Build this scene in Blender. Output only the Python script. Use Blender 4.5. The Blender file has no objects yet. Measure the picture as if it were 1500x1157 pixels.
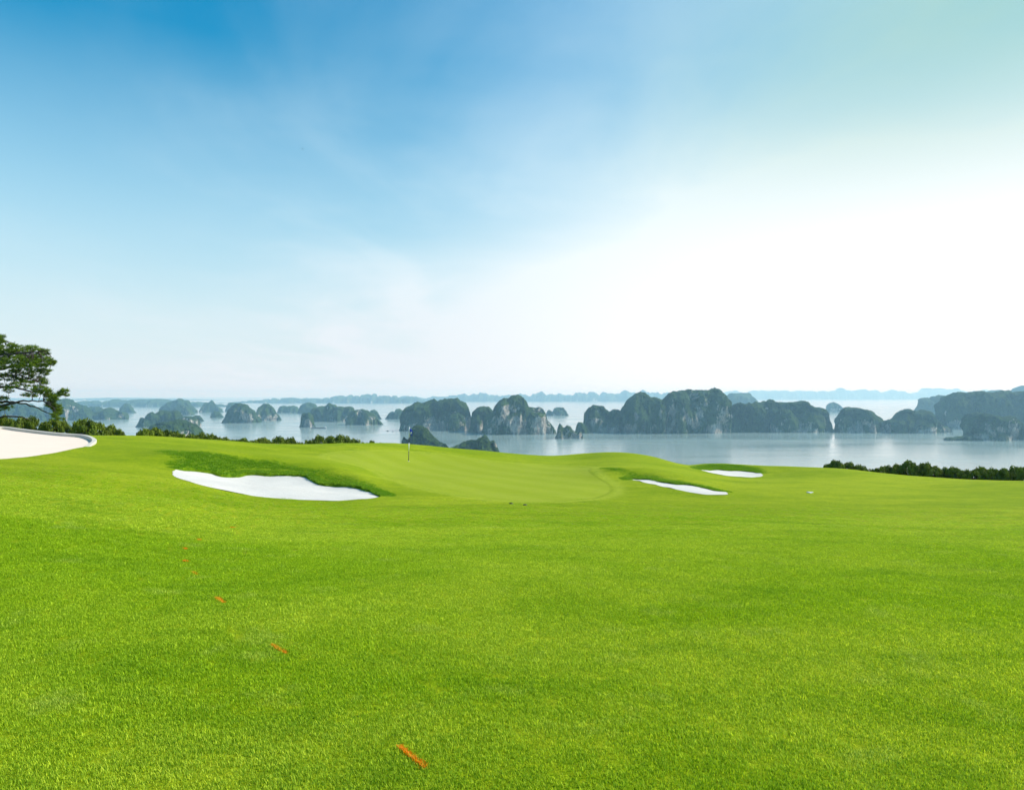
import bpy, math, random
import numpy as np
from mathutils import Vector
from mathutils.geometry import delaunay_2d_cdt

random.seed(7); RNG = np.random.default_rng(11)
S = bpy.context.scene
COL = S.collection
CAMZ = 100.0          # camera height above the sea
FX = 1000.0           # focal length in photo pixels
HV = 578.0            # photo row of the eye-level horizon

# ------------------------------------------------------------------ helpers
def tag(o, label=None, cat=None, group=None, kind=None):
    if label: o['label'] = label
    if cat: o['category'] = cat
    if group: o['group'] = group
    if kind: o['kind'] = kind
    return o

def mesh_np(name, V, F, mat=None, smooth=True, attrs=None):
    """V (n,3) float, F (m,k) int (all faces k-sided)."""
    V = np.asarray(V, dtype=np.float32); F = np.asarray(F, dtype=np.int32)
    me = bpy.data.meshes.new(name)
    me.vertices.add(len(V)); me.vertices.foreach_set('co', V.ravel())
    k = F.shape[1]
    me.loops.add(F.size); me.loops.foreach_set('vertex_index', F.ravel())
    me.polygons.add(len(F))
    me.polygons.foreach_set('loop_start', np.arange(0, F.size, k, dtype=np.int32))
    me.polygons.foreach_set('loop_total', np.full(len(F), k, dtype=np.int32))
    if smooth: me.polygons.foreach_set('use_smooth', np.ones(len(F), dtype=bool))
    if attrs:
        for an, av in attrs.items():
            a = me.attributes.new(an, 'FLOAT', 'POINT')
            a.data.foreach_set('value', np.asarray(av, dtype=np.float32).ravel())
    me.update(calc_edges=True); me.validate()
    if mat: me.materials.append(mat)
    return me

def link(name, me, parent=None):
    o = bpy.data.objects.new(name, me); COL.objects.link(o)
    if parent: o.parent = parent
    return o

def empty(name, loc):
    o = bpy.data.objects.new(name, None); COL.objects.link(o)
    o.location = loc; o.empty_display_size = 0.3
    return o

def _hash(ix, iy, iz, seed):
    h = (ix.astype(np.int64) * 374761393 + iy.astype(np.int64) * 668265263 + iz.astype(np.int64) * 2147483647 + seed * 974634777) & 0xffffffff
    h = ((h ^ (h >> 13)) * 1274126177) & 0xffffffff
    h = ((h ^ (h >> 16)) * 2246822519) & 0xffffffff
    return ((h ^ (h >> 15)) & 0xffff) / 32767.5 - 1.0

def vnoise(x, y, z, seed=0):
    x, y, z = np.broadcast_arrays(x, y, z)
    ix, iy, iz = np.floor(x), np.floor(y), np.floor(z)
    fx, fy, fz = x - ix, y - iy, z - iz
    fx, fy, fz = [f * f * f * (f * (f * 6 - 15) + 10) for f in (fx, fy, fz)]
    r = 0
    for dx in (0, 1):
        for dy in (0, 1):
            for dz in (0, 1):
                w = (fx if dx else 1 - fx) * (fy if dy else 1 - fy) * (fz if dz else 1 - fz)
                r = r + w * _hash(ix + dx, iy + dy, iz + dz, seed)
    return r

def fbm(x, y, z, seed=0, octv=4, gain=0.5):
    a, s, f = 1.0, 0, 1.0
    for i in range(octv):
        s = s + a * vnoise(x * f, y * f, z * f, seed + i * 17); a *= gain; f *= 2.03
    return s

def sstep(a, b, x):
    t = np.clip((x - a) / (b - a), 0, 1); return t * t * (3 - 2 * t)

class Tubes:
    """collects tapered tubes into one mesh"""
    def __init__(s): s.V = []; s.F = []; s.n = 0
    def tube(s, pts, rad, k=7, cap=True):
        pts = [Vector(p) for p in pts]; base = s.n
        for i, p in enumerate(pts):
            t = (pts[min(i + 1, len(pts) - 1)] - pts[max(i - 1, 0)]).normalized()
            a = t.cross(Vector((0.31, 0.17, 1) if abs(t.z) < .9 else (1, 0.2, 0))).normalized(); b = t.cross(a)
            r = rad[i] if hasattr(rad, '__len__') else rad
            for j in range(k):
                q = p + (a * math.cos(6.2832 * j / k) + b * math.sin(6.2832 * j / k)) * r
                s.V.append(tuple(q))
        s.n += k * len(pts)
        for i in range(len(pts) - 1):
            for j in range(k):
                a0 = base + i * k + j; a1 = base + i * k + (j + 1) % k
                s.F.append((a0, a1, a1 + k, a0 + k))
        if cap:
            s.F.append(tuple(base + j for j in range(k))[::-1]); s.F.append(tuple(base + (len(pts) - 1) * k + j for j in range(k)))
    def box(s, c, h, rz=0):
        base = s.n; cs, sn = math.cos(rz), math.sin(rz)
        for dx in (-1, 1):
            for dy in (-1, 1):
                for dz in (-1, 1):
                    x, y = dx * h[0], dy * h[1]
                    s.V.append((c[0] + x * cs - y * sn, c[1] + x * sn + y * cs, c[2] + dz * h[2]))
        s.n += 8
        for f in ((0, 1, 3, 2), (4, 6, 7, 5), (0, 4, 5, 1), (2, 3, 7, 6), (0, 2, 6, 4), (1, 5, 7, 3)):
            s.F.append(tuple(base + i for i in f))
    def prism(s, outline, z0, z1, sc=1.0):
        """outline: list of (x,y); walls between z0 and z1, the top scaled by sc"""
        base = s.n; n = len(outline)
        for (x, y) in outline: s.V.append((x, y, z0))
        for (x, y) in outline: s.V.append((x * sc, y * sc, z1))
        s.n += 2 * n
        for i in range(n): s.F.append((base + i, base + (i + 1) % n, base + n + (i + 1) % n, base + n + i))
        s.F.append(tuple(base + i for i in range(n))[::-1]); s.F.append(tuple(base + n + i for i in range(n)))
    def build(s, name, mat, parent=None, smooth=True):
        me = bpy.data.meshes.new(name); me.from_pydata(s.V, [], s.F); me.update()
        for p in me.polygons: p.use_smooth = smooth
        me.materials.append(mat)
        return link(name, me, parent)

# ------------------------------------------------------------------ materials
def newmat(name):
    m = bpy.data.materials.new(name); m.use_nodes = True
    nt = m.node_tree; nt.nodes.clear()
    out = nt.nodes.new('ShaderNodeOutputMaterial')
    return m, nt, out
def N(nt, t, **kw):
    n = nt.nodes.new(t)
    for k, v in kw.items():
        if k in n.inputs: n.inputs[k].default_value = v
        else: setattr(n, k, v)
    return n
def L(nt, a, b): nt.links.new(a, b)
def mixc(nt, fac, a, b, mode='MIX'):
    n = nt.nodes.new('ShaderNodeMix'); n.data_type = 'RGBA'; n.blend_type = mode
    for i, v in ((0, fac), (6, a), (7, b)):
        if isinstance(v, (int, float)): n.inputs[i].default_value = v
        elif isinstance(v, tuple): n.inputs[i].default_value = (*v, 1)
        else: L(nt, v, n.inputs[i])
    return n.outputs[2]
def math_(nt, op, a, b=None, c=None):
    n = nt.nodes.new('ShaderNodeMath'); n.operation = op
    for i, v in enumerate((a, b, c)):
        if v is None: continue
        if isinstance(v, (int, float)): n.inputs[i].default_value = v
        else: L(nt, v, n.inputs[i])
    return n.outputs[0]
def ramp(nt, fac, lo, hi, c=False):
    n = nt.nodes.new('ShaderNodeMapRange'); n.interpolation_type = 'SMOOTHSTEP'
    n.inputs[1].default_value = lo; n.inputs[2].default_value = hi
    L(nt, fac, n.inputs[0]); return n.outputs[0]
def noise(nt, vec, scale, detail=4, rough=0.55, sc3=None, dist=0.0):
    if sc3:
        mp = nt.nodes.new('ShaderNodeMapping'); mp.inputs[3].default_value = sc3; L(nt, vec, mp.inputs[0]); vec = mp.outputs[0]
    n = nt.nodes.new('ShaderNodeTexNoise'); L(nt, vec, n.inputs['Vector'])
    n.inputs['Scale'].default_value = scale; n.inputs['Detail'].default_value = detail
    n.inputs['Roughness'].default_value = rough; n.inputs['Distortion'].default_value = dist
    return n.outputs[0]
def simple(name, col, rough=0.6, metal=0.0, vary=0.12, scale=6.0):
    m, nt, out = newmat(name)
    b = N(nt, 'ShaderNodeBsdfPrincipled'); b.inputs['Roughness'].default_value = rough; b.inputs['Metallic'].default_value = metal
    tc = N(nt, 'ShaderNodeTexCoord')
    f = noise(nt, tc.outputs['Object'], scale, 4)
    c = mixc(nt, f, tuple(x * (1 - vary) for x in col), tuple(min(1, x * (1 + vary)) for x in col))
    L(nt, c, b.inputs['Base Color']); L(nt, b.outputs[0], out.inputs[0])
    return m

# colours
G_FAIR = (0.205, 0.280, 0.0030)
G_LITE = (0.275, 0.335, 0.0080)
G_DARK = (0.145, 0.230, 0.0020)
G_GREEN = (0.275, 0.325, 0.0200)
G_ROUGH = (0.075, 0.190, 0.006)

def grass_ground():
    m, nt, out = newmat('turf')
    geo = N(nt, 'ShaderNodeNewGeometry'); P = geo.outputs['Position']
    ag = N(nt, 'ShaderNodeAttribute', attribute_name='zone_green').outputs['Fac']
    ac = N(nt, 'ShaderNodeAttribute', attribute_name='zone_collar').outputs['Fac']
    ar = N(nt, 'ShaderNodeAttribute', attribute_name='zone_rough_shade').outputs['Fac']
    big = noise(nt, P, 0.13, 4, 0.62, (0.7, 1.3, 1), 0.6)
    mid = noise(nt, P, 0.9, 5, 0.62, (0.55, 1.3, 1), 0.4)
    fine = noise(nt, P, 9.0, 5, 0.7)
    finer = noise(nt, P, 38.0, 4, 0.75)
    c = mixc(nt, ramp(nt, big, 0.40, 0.60), G_FAIR, G_LITE)
    c = mixc(nt, math_(nt, 'MULTIPLY', ramp(nt, mid, 0.47, 0.72), 0.55), c, G_DARK)
    c = mixc(nt, math_(nt, 'MULTIPLY', ramp(nt, noise(nt, P, 1.7, 4, 0.6), 0.56, 0.75), 0.45), c, (0.295, 0.350, 0.014))
    # mown green and its collar
    stripe = math_(nt, 'SINE', math_(nt, 'MULTIPLY', N2dot(nt, P, (0.83, 0.55, 0)), 2.6))
    gcol = mixc(nt, ramp(nt, stripe, -0.6, 0.6), G_GREEN, (0.255, 0.310, 0.0140))
    gcol = mixc(nt, math_(nt, 'MULTIPLY', ramp(nt, mid, 0.45, 0.7), 0.35), gcol, (0.235, 0.310, 0.008))
    c = mixc(nt, ag, c, gcol)
    c = mixc(nt, ac, c, (0.355, 0.405, 0.035))
    c = mixc(nt, ar, c, mixc(nt, fine, (0.075, 0.150, 0.002), (0.14, 0.225, 0.004)))  # uncut bank turf, its colour darkened to hold the slope's shade
    s1 = noise(nt, P, 3.2, 5, 0.68, (0.6, 1.5, 1), 0.3)
    nog = math_(nt, 'SUBTRACT', 1.0, math_(nt, 'MULTIPLY', ag, 0.75))
    c = mixc(nt, math_(nt, 'MULTIPLY', ramp(nt, s1, 0.50, 0.66), math_(nt, 'MULTIPLY', nog, 0.55)), c, mixc(nt, 1.0, c, (0.66, 0.80, 0.6), 'MULTIPLY'))
    c = mixc(nt, math_(nt, 'MULTIPLY', ramp(nt, s1, 0.47, 0.36), math_(nt, 'MULTIPLY', nog, 0.45)), c, mixc(nt, 1.0, c, (1.22, 1.14, 2.0), 'MULTIPLY'))
    # blade level speckle
    v = math_(nt, 'ADD', math_(nt, 'MULTIPLY', ramp(nt, fine, 0.3, 0.72), 0.5), math_(nt, 'MULTIPLY', ramp(nt, finer, 0.32, 0.7), 0.6))
    dark = mixc(nt, 1.0, c, (0.62, 0.70, 0.5), 'MULTIPLY'); lite = mixc(nt, 1.0, c, (1.28, 1.2, 1.5), 'MULTIPLY')
    sp = mixc(nt, v, dark, lite)
    c = mixc(nt, math_(nt, 'SUBTRACT', 1.0, math_(nt, 'MULTIPLY', ag, 0.65)), c, sp)
    b = N(nt, 'ShaderNodeBsdfPrincipled'); b.inputs['Roughness'].default_value = 0.85; b.inputs['Specular IOR Level'].default_value = 0.04
    L(nt, c, b.inputs['Base Color'])
    try:
        b.inputs['Sheen Weight'].default_value = 0.0; b.inputs['Sheen Tint'].default_value = (0.7, 0.95, 0.2, 1)
    except Exception: pass
    bp = N(nt, 'ShaderNodeBump'); bp.inputs['Strength'].default_value = 0.75; bp.inputs['Distance'].default_value = 0.05
    hh = math_(nt, 'ADD', fine, math_(nt, 'MULTIPLY', finer, 0.45))
    L(nt, math_(nt, 'MULTIPLY', hh, math_(nt, 'SUBTRACT', 1.0, math_(nt, 'MULTIPLY', ag, 0.8))), bp.inputs['Height'])
    L(nt, bp.outputs[0], b.inputs['Normal'])
    L(nt, b.outputs[0], out.inputs[0])
    return m
def N2dot(nt, vec, d):
    n = nt.nodes.new('ShaderNodeVectorMath'); n.operation = 'DOT_PRODUCT'; L(nt, vec, n.inputs[0]); n.inputs[1].default_value = d
    return n.outputs['Value']

def blade_mat():
    m, nt, out = newmat('grass_blades')
    geo = N(nt, 'ShaderNodeNewGeometry'); P = geo.outputs['Position']
    rnd = N(nt, 'ShaderNodeAttribute', attribute_name='shade').outputs['Fac']
    big = noise(nt, P, 0.13, 4, 0.62, (0.7, 1.3, 1), 0.6)
    mid = noise(nt, P, 0.9, 5, 0.62, (0.55, 1.3, 1), 0.4)
    c = mixc(nt, ramp(nt, big, 0.40, 0.60), (0.375, 0.550, 0.0040), (0.495, 0.630, 0.012))
    c = mixc(nt, math_(nt, 'MULTIPLY', ramp(nt, mid, 0.47, 0.72), 0.55), c, (0.255, 0.440, 0.0040))
    c = mixc(nt, math_(nt, 'MULTIPLY', ramp(nt, noise(nt, P, 1.7, 4, 0.6), 0.56, 0.75), 0.45), c, (0.53, 0.62, 0.040))
    c = mixc(nt, rnd, mixc(nt, 1.0, c, (0.42, 0.55, 0.6), 'MULTIPLY'), mixc(nt, 1.0, c, (1.65, 1.45, 6.0), 'MULTIPLY'))  # pale highlights and dark gaps put into the blade colour, at random per blade
    b = N(nt, 'ShaderNodeBsdfPrincipled'); b.inputs['Roughness'].default_value = 0.6; b.inputs['Specular IOR Level'].default_value = 0.15
    L(nt, c, b.inputs['Base Color'])
    t = N(nt, 'ShaderNodeBsdfTranslucent'); L(nt, mixc(nt, 1.0, c, (1.25, 1.2, 0.7), 'MULTIPLY'), t.inputs[0])
    mx = N(nt, 'ShaderNodeMixShader'); mx.inputs[0].default_value = 0.4
    L(nt, b.outputs[0], mx.inputs[1]); L(nt, t.outputs[0], mx.inputs[2]); L(nt, mx.outputs[0], out.inputs[0])
    return m

def leaf_mat(name, c0, c1, c2, tr=0.25):
    m, nt, out = newmat(name)
    sh = N(nt, 'ShaderNodeAttribute', attribute_name='shade').outputs['Fac']
    oi = N(nt, 'ShaderNodeObjectInfo').outputs['Random']
    c = mixc(nt, sh, c0, c1)
    c = mixc(nt, math_(nt, 'MULTIPLY', oi, 0.5), c, c2)
    b = N(nt, 'ShaderNodeBsdfPrincipled'); b.inputs['Roughness'].default_value = 0.6; b.inputs['Specular IOR Level'].default_value = 0.2
    L(nt, c, b.inputs['Base Color'])
    t = N(nt, 'ShaderNodeBsdfTranslucent'); L(nt, c, t.inputs[0])
    mx = N(nt, 'ShaderNodeMixShader'); mx.inputs[0].default_value = tr
    L(nt, b.outputs[0], mx.inputs[1]); L(nt, t.outputs[0], mx.inputs[2]); L(nt, mx.outputs[0], out.inputs[0])
    return m

def sand_mat(name, ca, cb, bump=0.5):
    m, nt, out = newmat(name)
    P = N(nt, 'ShaderNodeNewGeometry').outputs['Position']
    n1 = noise(nt, P, 0.8, 4, 0.6); n2 = noise(nt, P, 14, 5, 0.7); n3 = noise(nt, P, 5.0, 3, 0.6, (0.35, 2.2, 1), 0.8)
    c = mixc(nt, n1, ca, cb)
    c = mixc(nt, math_(nt, 'MULTIPLY', ramp(nt, n2, 0.5, 0.8), 0.3), c, tuple(x * 0.8 for x in cb))
    b = N(nt, 'ShaderNodeBsdfPrincipled'); b.inputs['Roughness'].default_value = 0.9; b.inputs['Specular IOR Level'].default_value = 0.1
    L(nt, c, b.inputs['Base Color'])
    bp = N(nt, 'ShaderNodeBump'); bp.inputs['Strength'].default_value = bump; bp.inputs['Distance'].default_value = 0.04
    L(nt, math_(nt, 'ADD', n3, math_(nt, 'MULTIPLY', n2, 0.4)), bp.inputs['Height']); L(nt, bp.outputs[0], b.inputs['Normal'])
    L(nt, b.outputs[0], out.inputs[0])
    return m

def island_mat():
    m, nt, out = newmat('karst_rock_and_forest')
    geo = N(nt, 'ShaderNodeNewGeometry'); P = geo.outputs['Position']
    nz = nt.nodes.new('ShaderNodeSeparateXYZ'); L(nt, geo.outputs['Normal'], nz.inputs[0])
    rk = N(nt, 'ShaderNodeAttribute', attribute_name='rock').outputs['Fac']
    streak = noise(nt, P, 0.055, 6, 0.72, (1.0, 1.0, 0.42), 0.6)
    crack = noise(nt, P, 0.16, 6, 0.75, (1.4, 1.4, 0.35), 1.2)
    clump = noise(nt, P, 0.22, 5, 0.7)
    vor = nt.nodes.new('ShaderNodeTexVoronoi'); L(nt, P, vor.inputs['Vector']); vor.inputs['Scale'].default_value = 0.20
    g = mixc(nt, ramp(nt, clump, 0.35, 0.68), (0.006, 0.024, 0.006), (0.062, 0.115, 0.014))
    g = mixc(nt, math_(nt, 'MULTIPLY', ramp(nt, noise(nt, P, 0.02, 3), 0.5, 0.7), 0.5), g, (0.075, 0.13, 0.018))
    r = mixc(nt, ramp(nt, crack, 0.38, 0.66), (0.16, 0.145, 0.125), (0.78, 0.71, 0.61))
    # rock shows on the steep bare parts
    steep = math_(nt, 'SUBTRACT', 1.0, ramp(nt, nz.outputs[2], 0.18, 0.62))
    f = math_(nt, 'ADD', math_(nt, 'MULTIPLY', rk, 0.62), math_(nt, 'MULTIPLY', streak, 0.9))
    f = math_(nt, 'ADD', f, math_(nt, 'MULTIPLY', math_(nt, 'SUBTRACT', crack, 0.5), 0.7))
    f = math_(nt, 'ADD', f, math_(nt, 'MULTIPLY', math_(nt, 'SUBTRACT', noise(nt, P, 0.014, 3, 0.5), 0.5), 1.3))
    f = math_(nt, 'MULTIPLY', ramp(nt, f, 0.70, 0.82), steep)
    c = mixc(nt, f, g, r)
    b = N(nt, 'ShaderNodeBsdfPrincipled'); b.inputs['Roughness'].default_value = 0.9; b.inputs['Specular IOR Level'].default_value = 0.1
    L(nt, c, b.inputs['Base Color'])
    bp = N(nt, 'ShaderNodeBump'); bp.inputs['Strength'].default_value = 1.0; bp.inputs['Distance'].default_value = 7.0
    L(nt, math_(nt, 'ADD', math_(nt, 'MULTIPLY', clump, 0.8), math_(nt, 'SUBTRACT', crack, math_(nt, 'MULTIPLY', vor.outputs[0], 0.35))), bp.inputs['Height'])
    L(nt, bp.outputs[0], b.inputs['Normal']); L(nt, b.outputs[0], out.inputs[0])
    return m

def sea_mat():
    m, nt, out = newmat('sea_water')
    P = N(nt, 'ShaderNodeNewGeometry').outputs['Position']
    b = N(nt, 'ShaderNodeBsdfPrincipled')
    w = noise(nt, P, 0.0035, 4, 0.6, (0.35, 1.6, 1), 0.8)
    c = mixc(nt, w, (0.19, 0.265, 0.250), (0.25, 0.32, 0.30))
    L(nt, c, b.inputs['Base Color'])
    b.inputs['IOR'].default_value = 1.33
    r = nt.nodes.new('ShaderNodeMapRange'); L(nt, w, r.inputs[0]); r.inputs[1].default_value = 0.35; r.inputs[2].default_value = 0.7
    r.inputs[3].default_value = 0.12; r.inputs[4].default_value = 0.24
    L(nt, r.outputs[0], b.inputs['Roughness'])
    L(nt, b.outputs[0], out.inputs[0])
    return m

M = {}
M['turf'] = grass_ground(); M['blade'] = blade_mat()
M['sand'] = sand_mat('white_sand', (0.68, 0.635, 0.575), (0.55, 0.51, 0.455), 0.9)
M['pinksand'] = sand_mat('pink_gravel_path', (0.80, 0.64, 0.52), (0.72, 0.57, 0.46), 0.2)
M['kerb'] = sand_mat('grey_concrete', (0.66, 0.60, 0.51), (0.50, 0.45, 0.38), 0.3)
M['island'] = island_mat(); M['sea'] = sea_mat()
M['shrub'] = leaf_mat('shrub_leaves', (0.020, 0.050, 0.004), (0.165, 0.230, 0.012), (0.17, 0.21, 0.010), 0.2)
M['needle'] = leaf_mat('pine_needles', (0.030, 0.075, 0.005), (0.200, 0.290, 0.010), (0.12, 0.19, 0.008), 0.25)
M['bark'] = simple('bark', (0.040, 0.028, 0.022), 0.9, 0, 0.4, 9)
M['white'] = simple('white_paint', (0.80, 0.80, 0.80), 0.4)
M['black'] = simple('dark_paint', (0.02, 0.022, 0.025), 0.5)
M['blue'] = simple('blue_cloth', (0.006, 0.045, 0.50), 0.7)
M['orange'] = simple('orange_marking_paint', (1.0, 0.31, 0.003), 0.7, 0, 0.3, 200)
M['hull'] = simple('barge_hull', (0.06, 0.045, 0.05), 0.6, 0, 0.2, .3)
M['cargo'] = simple('coal_cargo', (0.09, 0.08, 0.08), 0.9, 0, 0.3, .5)
_m, _nt, _o = newmat('orange_painted_grass')
_b = N(_nt, 'ShaderNodeBsdfPrincipled'); _b.inputs['Roughness'].default_value = 0.7
_t = N(_nt, 'ShaderNodeBsdfTranslucent'); _c = mixc(_nt, noise(_nt, N(_nt, 'ShaderNodeNewGeometry').outputs['Position'], 120, 3), (0.95, 0.30, 0.003), (1.0, 0.46, 0.004))
L(_nt, _c, _b.inputs['Base Color']); L(_nt, _c, _t.inputs[0]); _x = N(_nt, 'ShaderNodeMixShader'); _x.inputs[0].default_value = 0.5
L(_nt, _b.outputs[0], _x.inputs[1]); L(_nt, _t.outputs[0], _x.inputs[2]); L(_nt, _x.outputs[0], _o.inputs[0]); M['orange'] = _m
M['iron'] = simple('cast_lid', (0.012, 0.013, 0.012), 0.6)
M['stone'] = simple('pale_stone', (0.62, 0.62, 0.60), 0.8, 0, 0.2, 20)
M['bird'] = simple('bird_feathers', (0.02, 0.02, 0.022), 0.8)

# ------------------------------------------------------------------ terrain
# (photo column, [(photo row, metres ahead)...]) - heights of the ground read off the picture
CP = []
def colp(u, rows):
    for v, Y in rows: CP.append(((u - 750) / FX * Y, Y, (v - HV) / FX * Y))
near = [(1157, 3.6), (1000, 5.05), (900, 6.95)]
colp(-250, [(1157, 3.5), (1000, 4.8), (900, 6.2), (800, 8.8), (740, 12), (700, 16.5), (672, 22), (650, 28), (633, 34), (626, 39)])
colp(0, [(1157, 3.55), (1000, 4.85), (900, 6.35), (800, 9.2), (740, 13), (700, 18), (672, 25), (650, 31), (634, 38.5), (627.5, 44)])
colp(120, [(900, 6.45), (800, 9.8), (740, 14.3), (700, 19.5), (660, 30), (648, 35), (638, 43)])
colp(190, [(720, 18.5), (690, 24), (667, 29), (653, 34), (640, 45)])
colp(250, [(1157, 3.6), (900, 6.6), (800, 10.6), (740, 16), (705, 22), (688, 26.5), (662, 30), (657, 34), (645.5, 47)])
colp(300, [(760, 14.8), (725, 19.7), (712, 22.3), (689, 28), (661, 31.2), (656, 36), (650, 49)])
colp(350, [(800, 11.2), (750, 17.2), (723, 22.5), (709, 25.5), (694, 29.2), (667.5, 31.8), (661, 38), (653, 50)])
colp(400, [(760, 16.5), (730, 22.2), (711, 26.2), (694, 29.8), (672.5, 32), (664, 39), (655, 51)])
colp(447, [(800, 11.6), (750, 18.2), (733.5, 22), (713, 26.3), (697, 29.8), (678, 31.9), (667, 40), (656, 52)])
colp(490, [(735, 22.3), (722, 25), (709, 28.2), (686.5, 30.7), (669, 40), (656, 54)])
colp(525, [(800, 11.8), (750, 18.9), (733, 22.7), (722, 25.2), (711, 27.4), (698, 29), (672, 40), (656, 55)])
colp(560, [(727, 24.3), (714, 27.2), (700, 31.5), (676, 41), (656, 56)])
colp(620, [(1157, 3.6), (900, 6.95), (800, 11.9), (750, 19.2), (720, 26), (700, 32.5), (676, 44), (658, 56.5)])
colp(700, near + [(800, 12), (765, 16.8), (735, 23.2), (715, 28.8), (700, 34), (675, 46), (662.5, 57)])
colp(850, near + [(800, 12.1), (765, 17), (735, 23.8), (715, 29.6), (700, 35), (684, 43.5), (672, 54), (665.5, 60)])
colp(900, [(735, 24.2), (715, 30), (700, 33.8), (686, 37), (676, 46), (665.5, 60)])
colp(935, [(735, 24.4), (712, 30.3), (703, 33), (699.5, 34.4), (688, 36), (677, 46), (667, 58)])
colp(965, [(735, 24.5), (714, 29.8), (704, 32.8), (693.5, 34.8), (684, 43), (671, 55.5)])
colp(998, [(735, 24.6), (720, 28.2), (708, 31.6), (702, 33), (690, 42), (680.5, 51), (681, 56)])
colp(1030, [(735, 24.7), (725, 27), (713, 30.3), (710, 31.5), (698, 40), (689, 48), (685, 53), (679, 56)])
colp(1060, near[1:] + [(800, 12.2), (760, 18.2), (727, 26.7), (719.5, 29), (716.5, 30.5), (705, 37.5), (696, 45.5), (688, 52.5), (678.5, 56)])
colp(1100, [(735, 24.9), (715, 31.5), (706, 38), (699.5, 45.3), (690.5, 52.2), (680.5, 56)])
colp(1150, [(760, 18.6), (735, 25.2), (715, 32.4), (703, 40.5), (691, 51), (684, 57)])
colp(1230, near + [(800, 12.4), (760, 19.2), (735, 25.8), (715, 33.5), (700, 43.5), (690, 56)])
colp(1350, [(1157, 3.65), (900, 7.2), (800, 12.8), (760, 19.8), (730, 28.8), (712, 39), (700, 51)])
colp(1500, [(1157, 3.7), (1000, 5.2), (900, 7.5), (800, 13.4), (750, 22.2), (725, 32), (706.5, 47)])
colp(1750, [(1157, 3.8), (1000, 5.4), (900, 7.9), (800, 14), (750, 23), (725, 33), (709, 44)])
# plain ground beside and behind the camera
for x in (-9, -4, 0, 4, 9): CP.append((x, -3.0, 1.95 + 0.012 * x))
for x in (-40, -28): CP.append((x, 8.0, 1.3))
for x in (28, 42): CP.append((x, 12.0, 3.7))
CP = np.array(CP)
EDGE = np.array([(-1.2, 40), (-0.75, 45), (-0.56, 46), (-0.5, 48), (-0.4, 51), (-0.3, 53), (-0.2, 56), (-0.05, 58), (0.1, 60.5), (0.18, 60), (0.25, 57), (0.3, 57), (0.42, 57.5), (0.6, 53), (0.75, 49), (1.2, 42)])
def edge_y(t): return np.interp(t, EDGE[:, 0], EDGE[:, 1])
A0 = 8.0
def wrp(x, y):
    yy = np.maximum(y + A0, 0.5)
    return np.stack([x / yy * 1.6, np.log(yy)], -1)
# soft fall beyond the edge is fed to the fit as well
extra = []
for t in np.linspace(-1.0, 1.0, 27):
    ye = edge_y(t)
    near_i = np.argmin((CP[:, 0] / np.maximum(CP[:, 1], .5) - t) ** 2 * 4 + ((CP[:, 1] - ye) / 40) ** 2)
    d0 = CP[near_i, 2]
    extra.append((t * (ye + 5), ye + 5, d0 + 2.0)); extra.append((t * (ye + 12), ye + 12, d0 + 5.2))
CPX = np.vstack([CP, np.array(extra)])
Pc = wrp(CPX[:, 0], CPX[:, 1])
def tps(r2): return 0.5 * r2 * np.log(r2 + 1e-12)
K = tps(((Pc[:, None] - Pc[None]) ** 2).sum(-1)) + np.eye(len(Pc)) * 2e-6
Q = np.hstack([np.ones((len(Pc), 1)), Pc])
AA = np.block([[K, Q], [Q.T, np.zeros((3, 3))]])
sol = np.linalg.solve(AA, np.concatenate([CPX[:, 2], np.zeros(3)]))
def drop0(x, y):
    """metres below the camera of the bare ground at (x,y)"""
    x = np.asarray(x, float); y = np.asarray(y, float); shp = np.broadcast(x, y).shape
    xf = np.broadcast_to(x, shp).ravel(); yf = np.broadcast_to(y, shp).ravel()
    t = xf / np.maximum(yf, 1e-3); cap = edge_y(np.clip(t, -1.2, 1.2)) + 12
    yc = np.where(yf > cap, cap, yf); xc = np.where(yf > cap, xf / np.maximum(yf, 1) * cap, xf)
    res = np.empty(len(xf)); W = wrp(xc, yc)
    for i in range(0, len(xf), 20000):
        w = W[i:i + 20000]
        r2 = ((w[:, None] - Pc[None]) ** 2).sum(-1)
        res[i:i + 20000] = tps(r2) @ sol[:len(Pc)] + sol[-3] + w @ sol[-2:]
    over = np.maximum(yf - cap, 0)
    res = res + over * 0.42
    return np.minimum(res, 112).reshape(shp)

def hit(u, v, y0=3.0, y1=75.0):
    """ray through photo pixel -> first ground point"""
    ys = np.arange(y0, y1, 0.05); t = (u - 750) / FX
    d = drop0(t * ys, ys); r = (v - HV) / FX * ys
    k = np.argmax(r >= d)
    if not (r >= d).any(): k = np.argmin(d - r)
    return (t * ys[k], ys[k])

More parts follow.
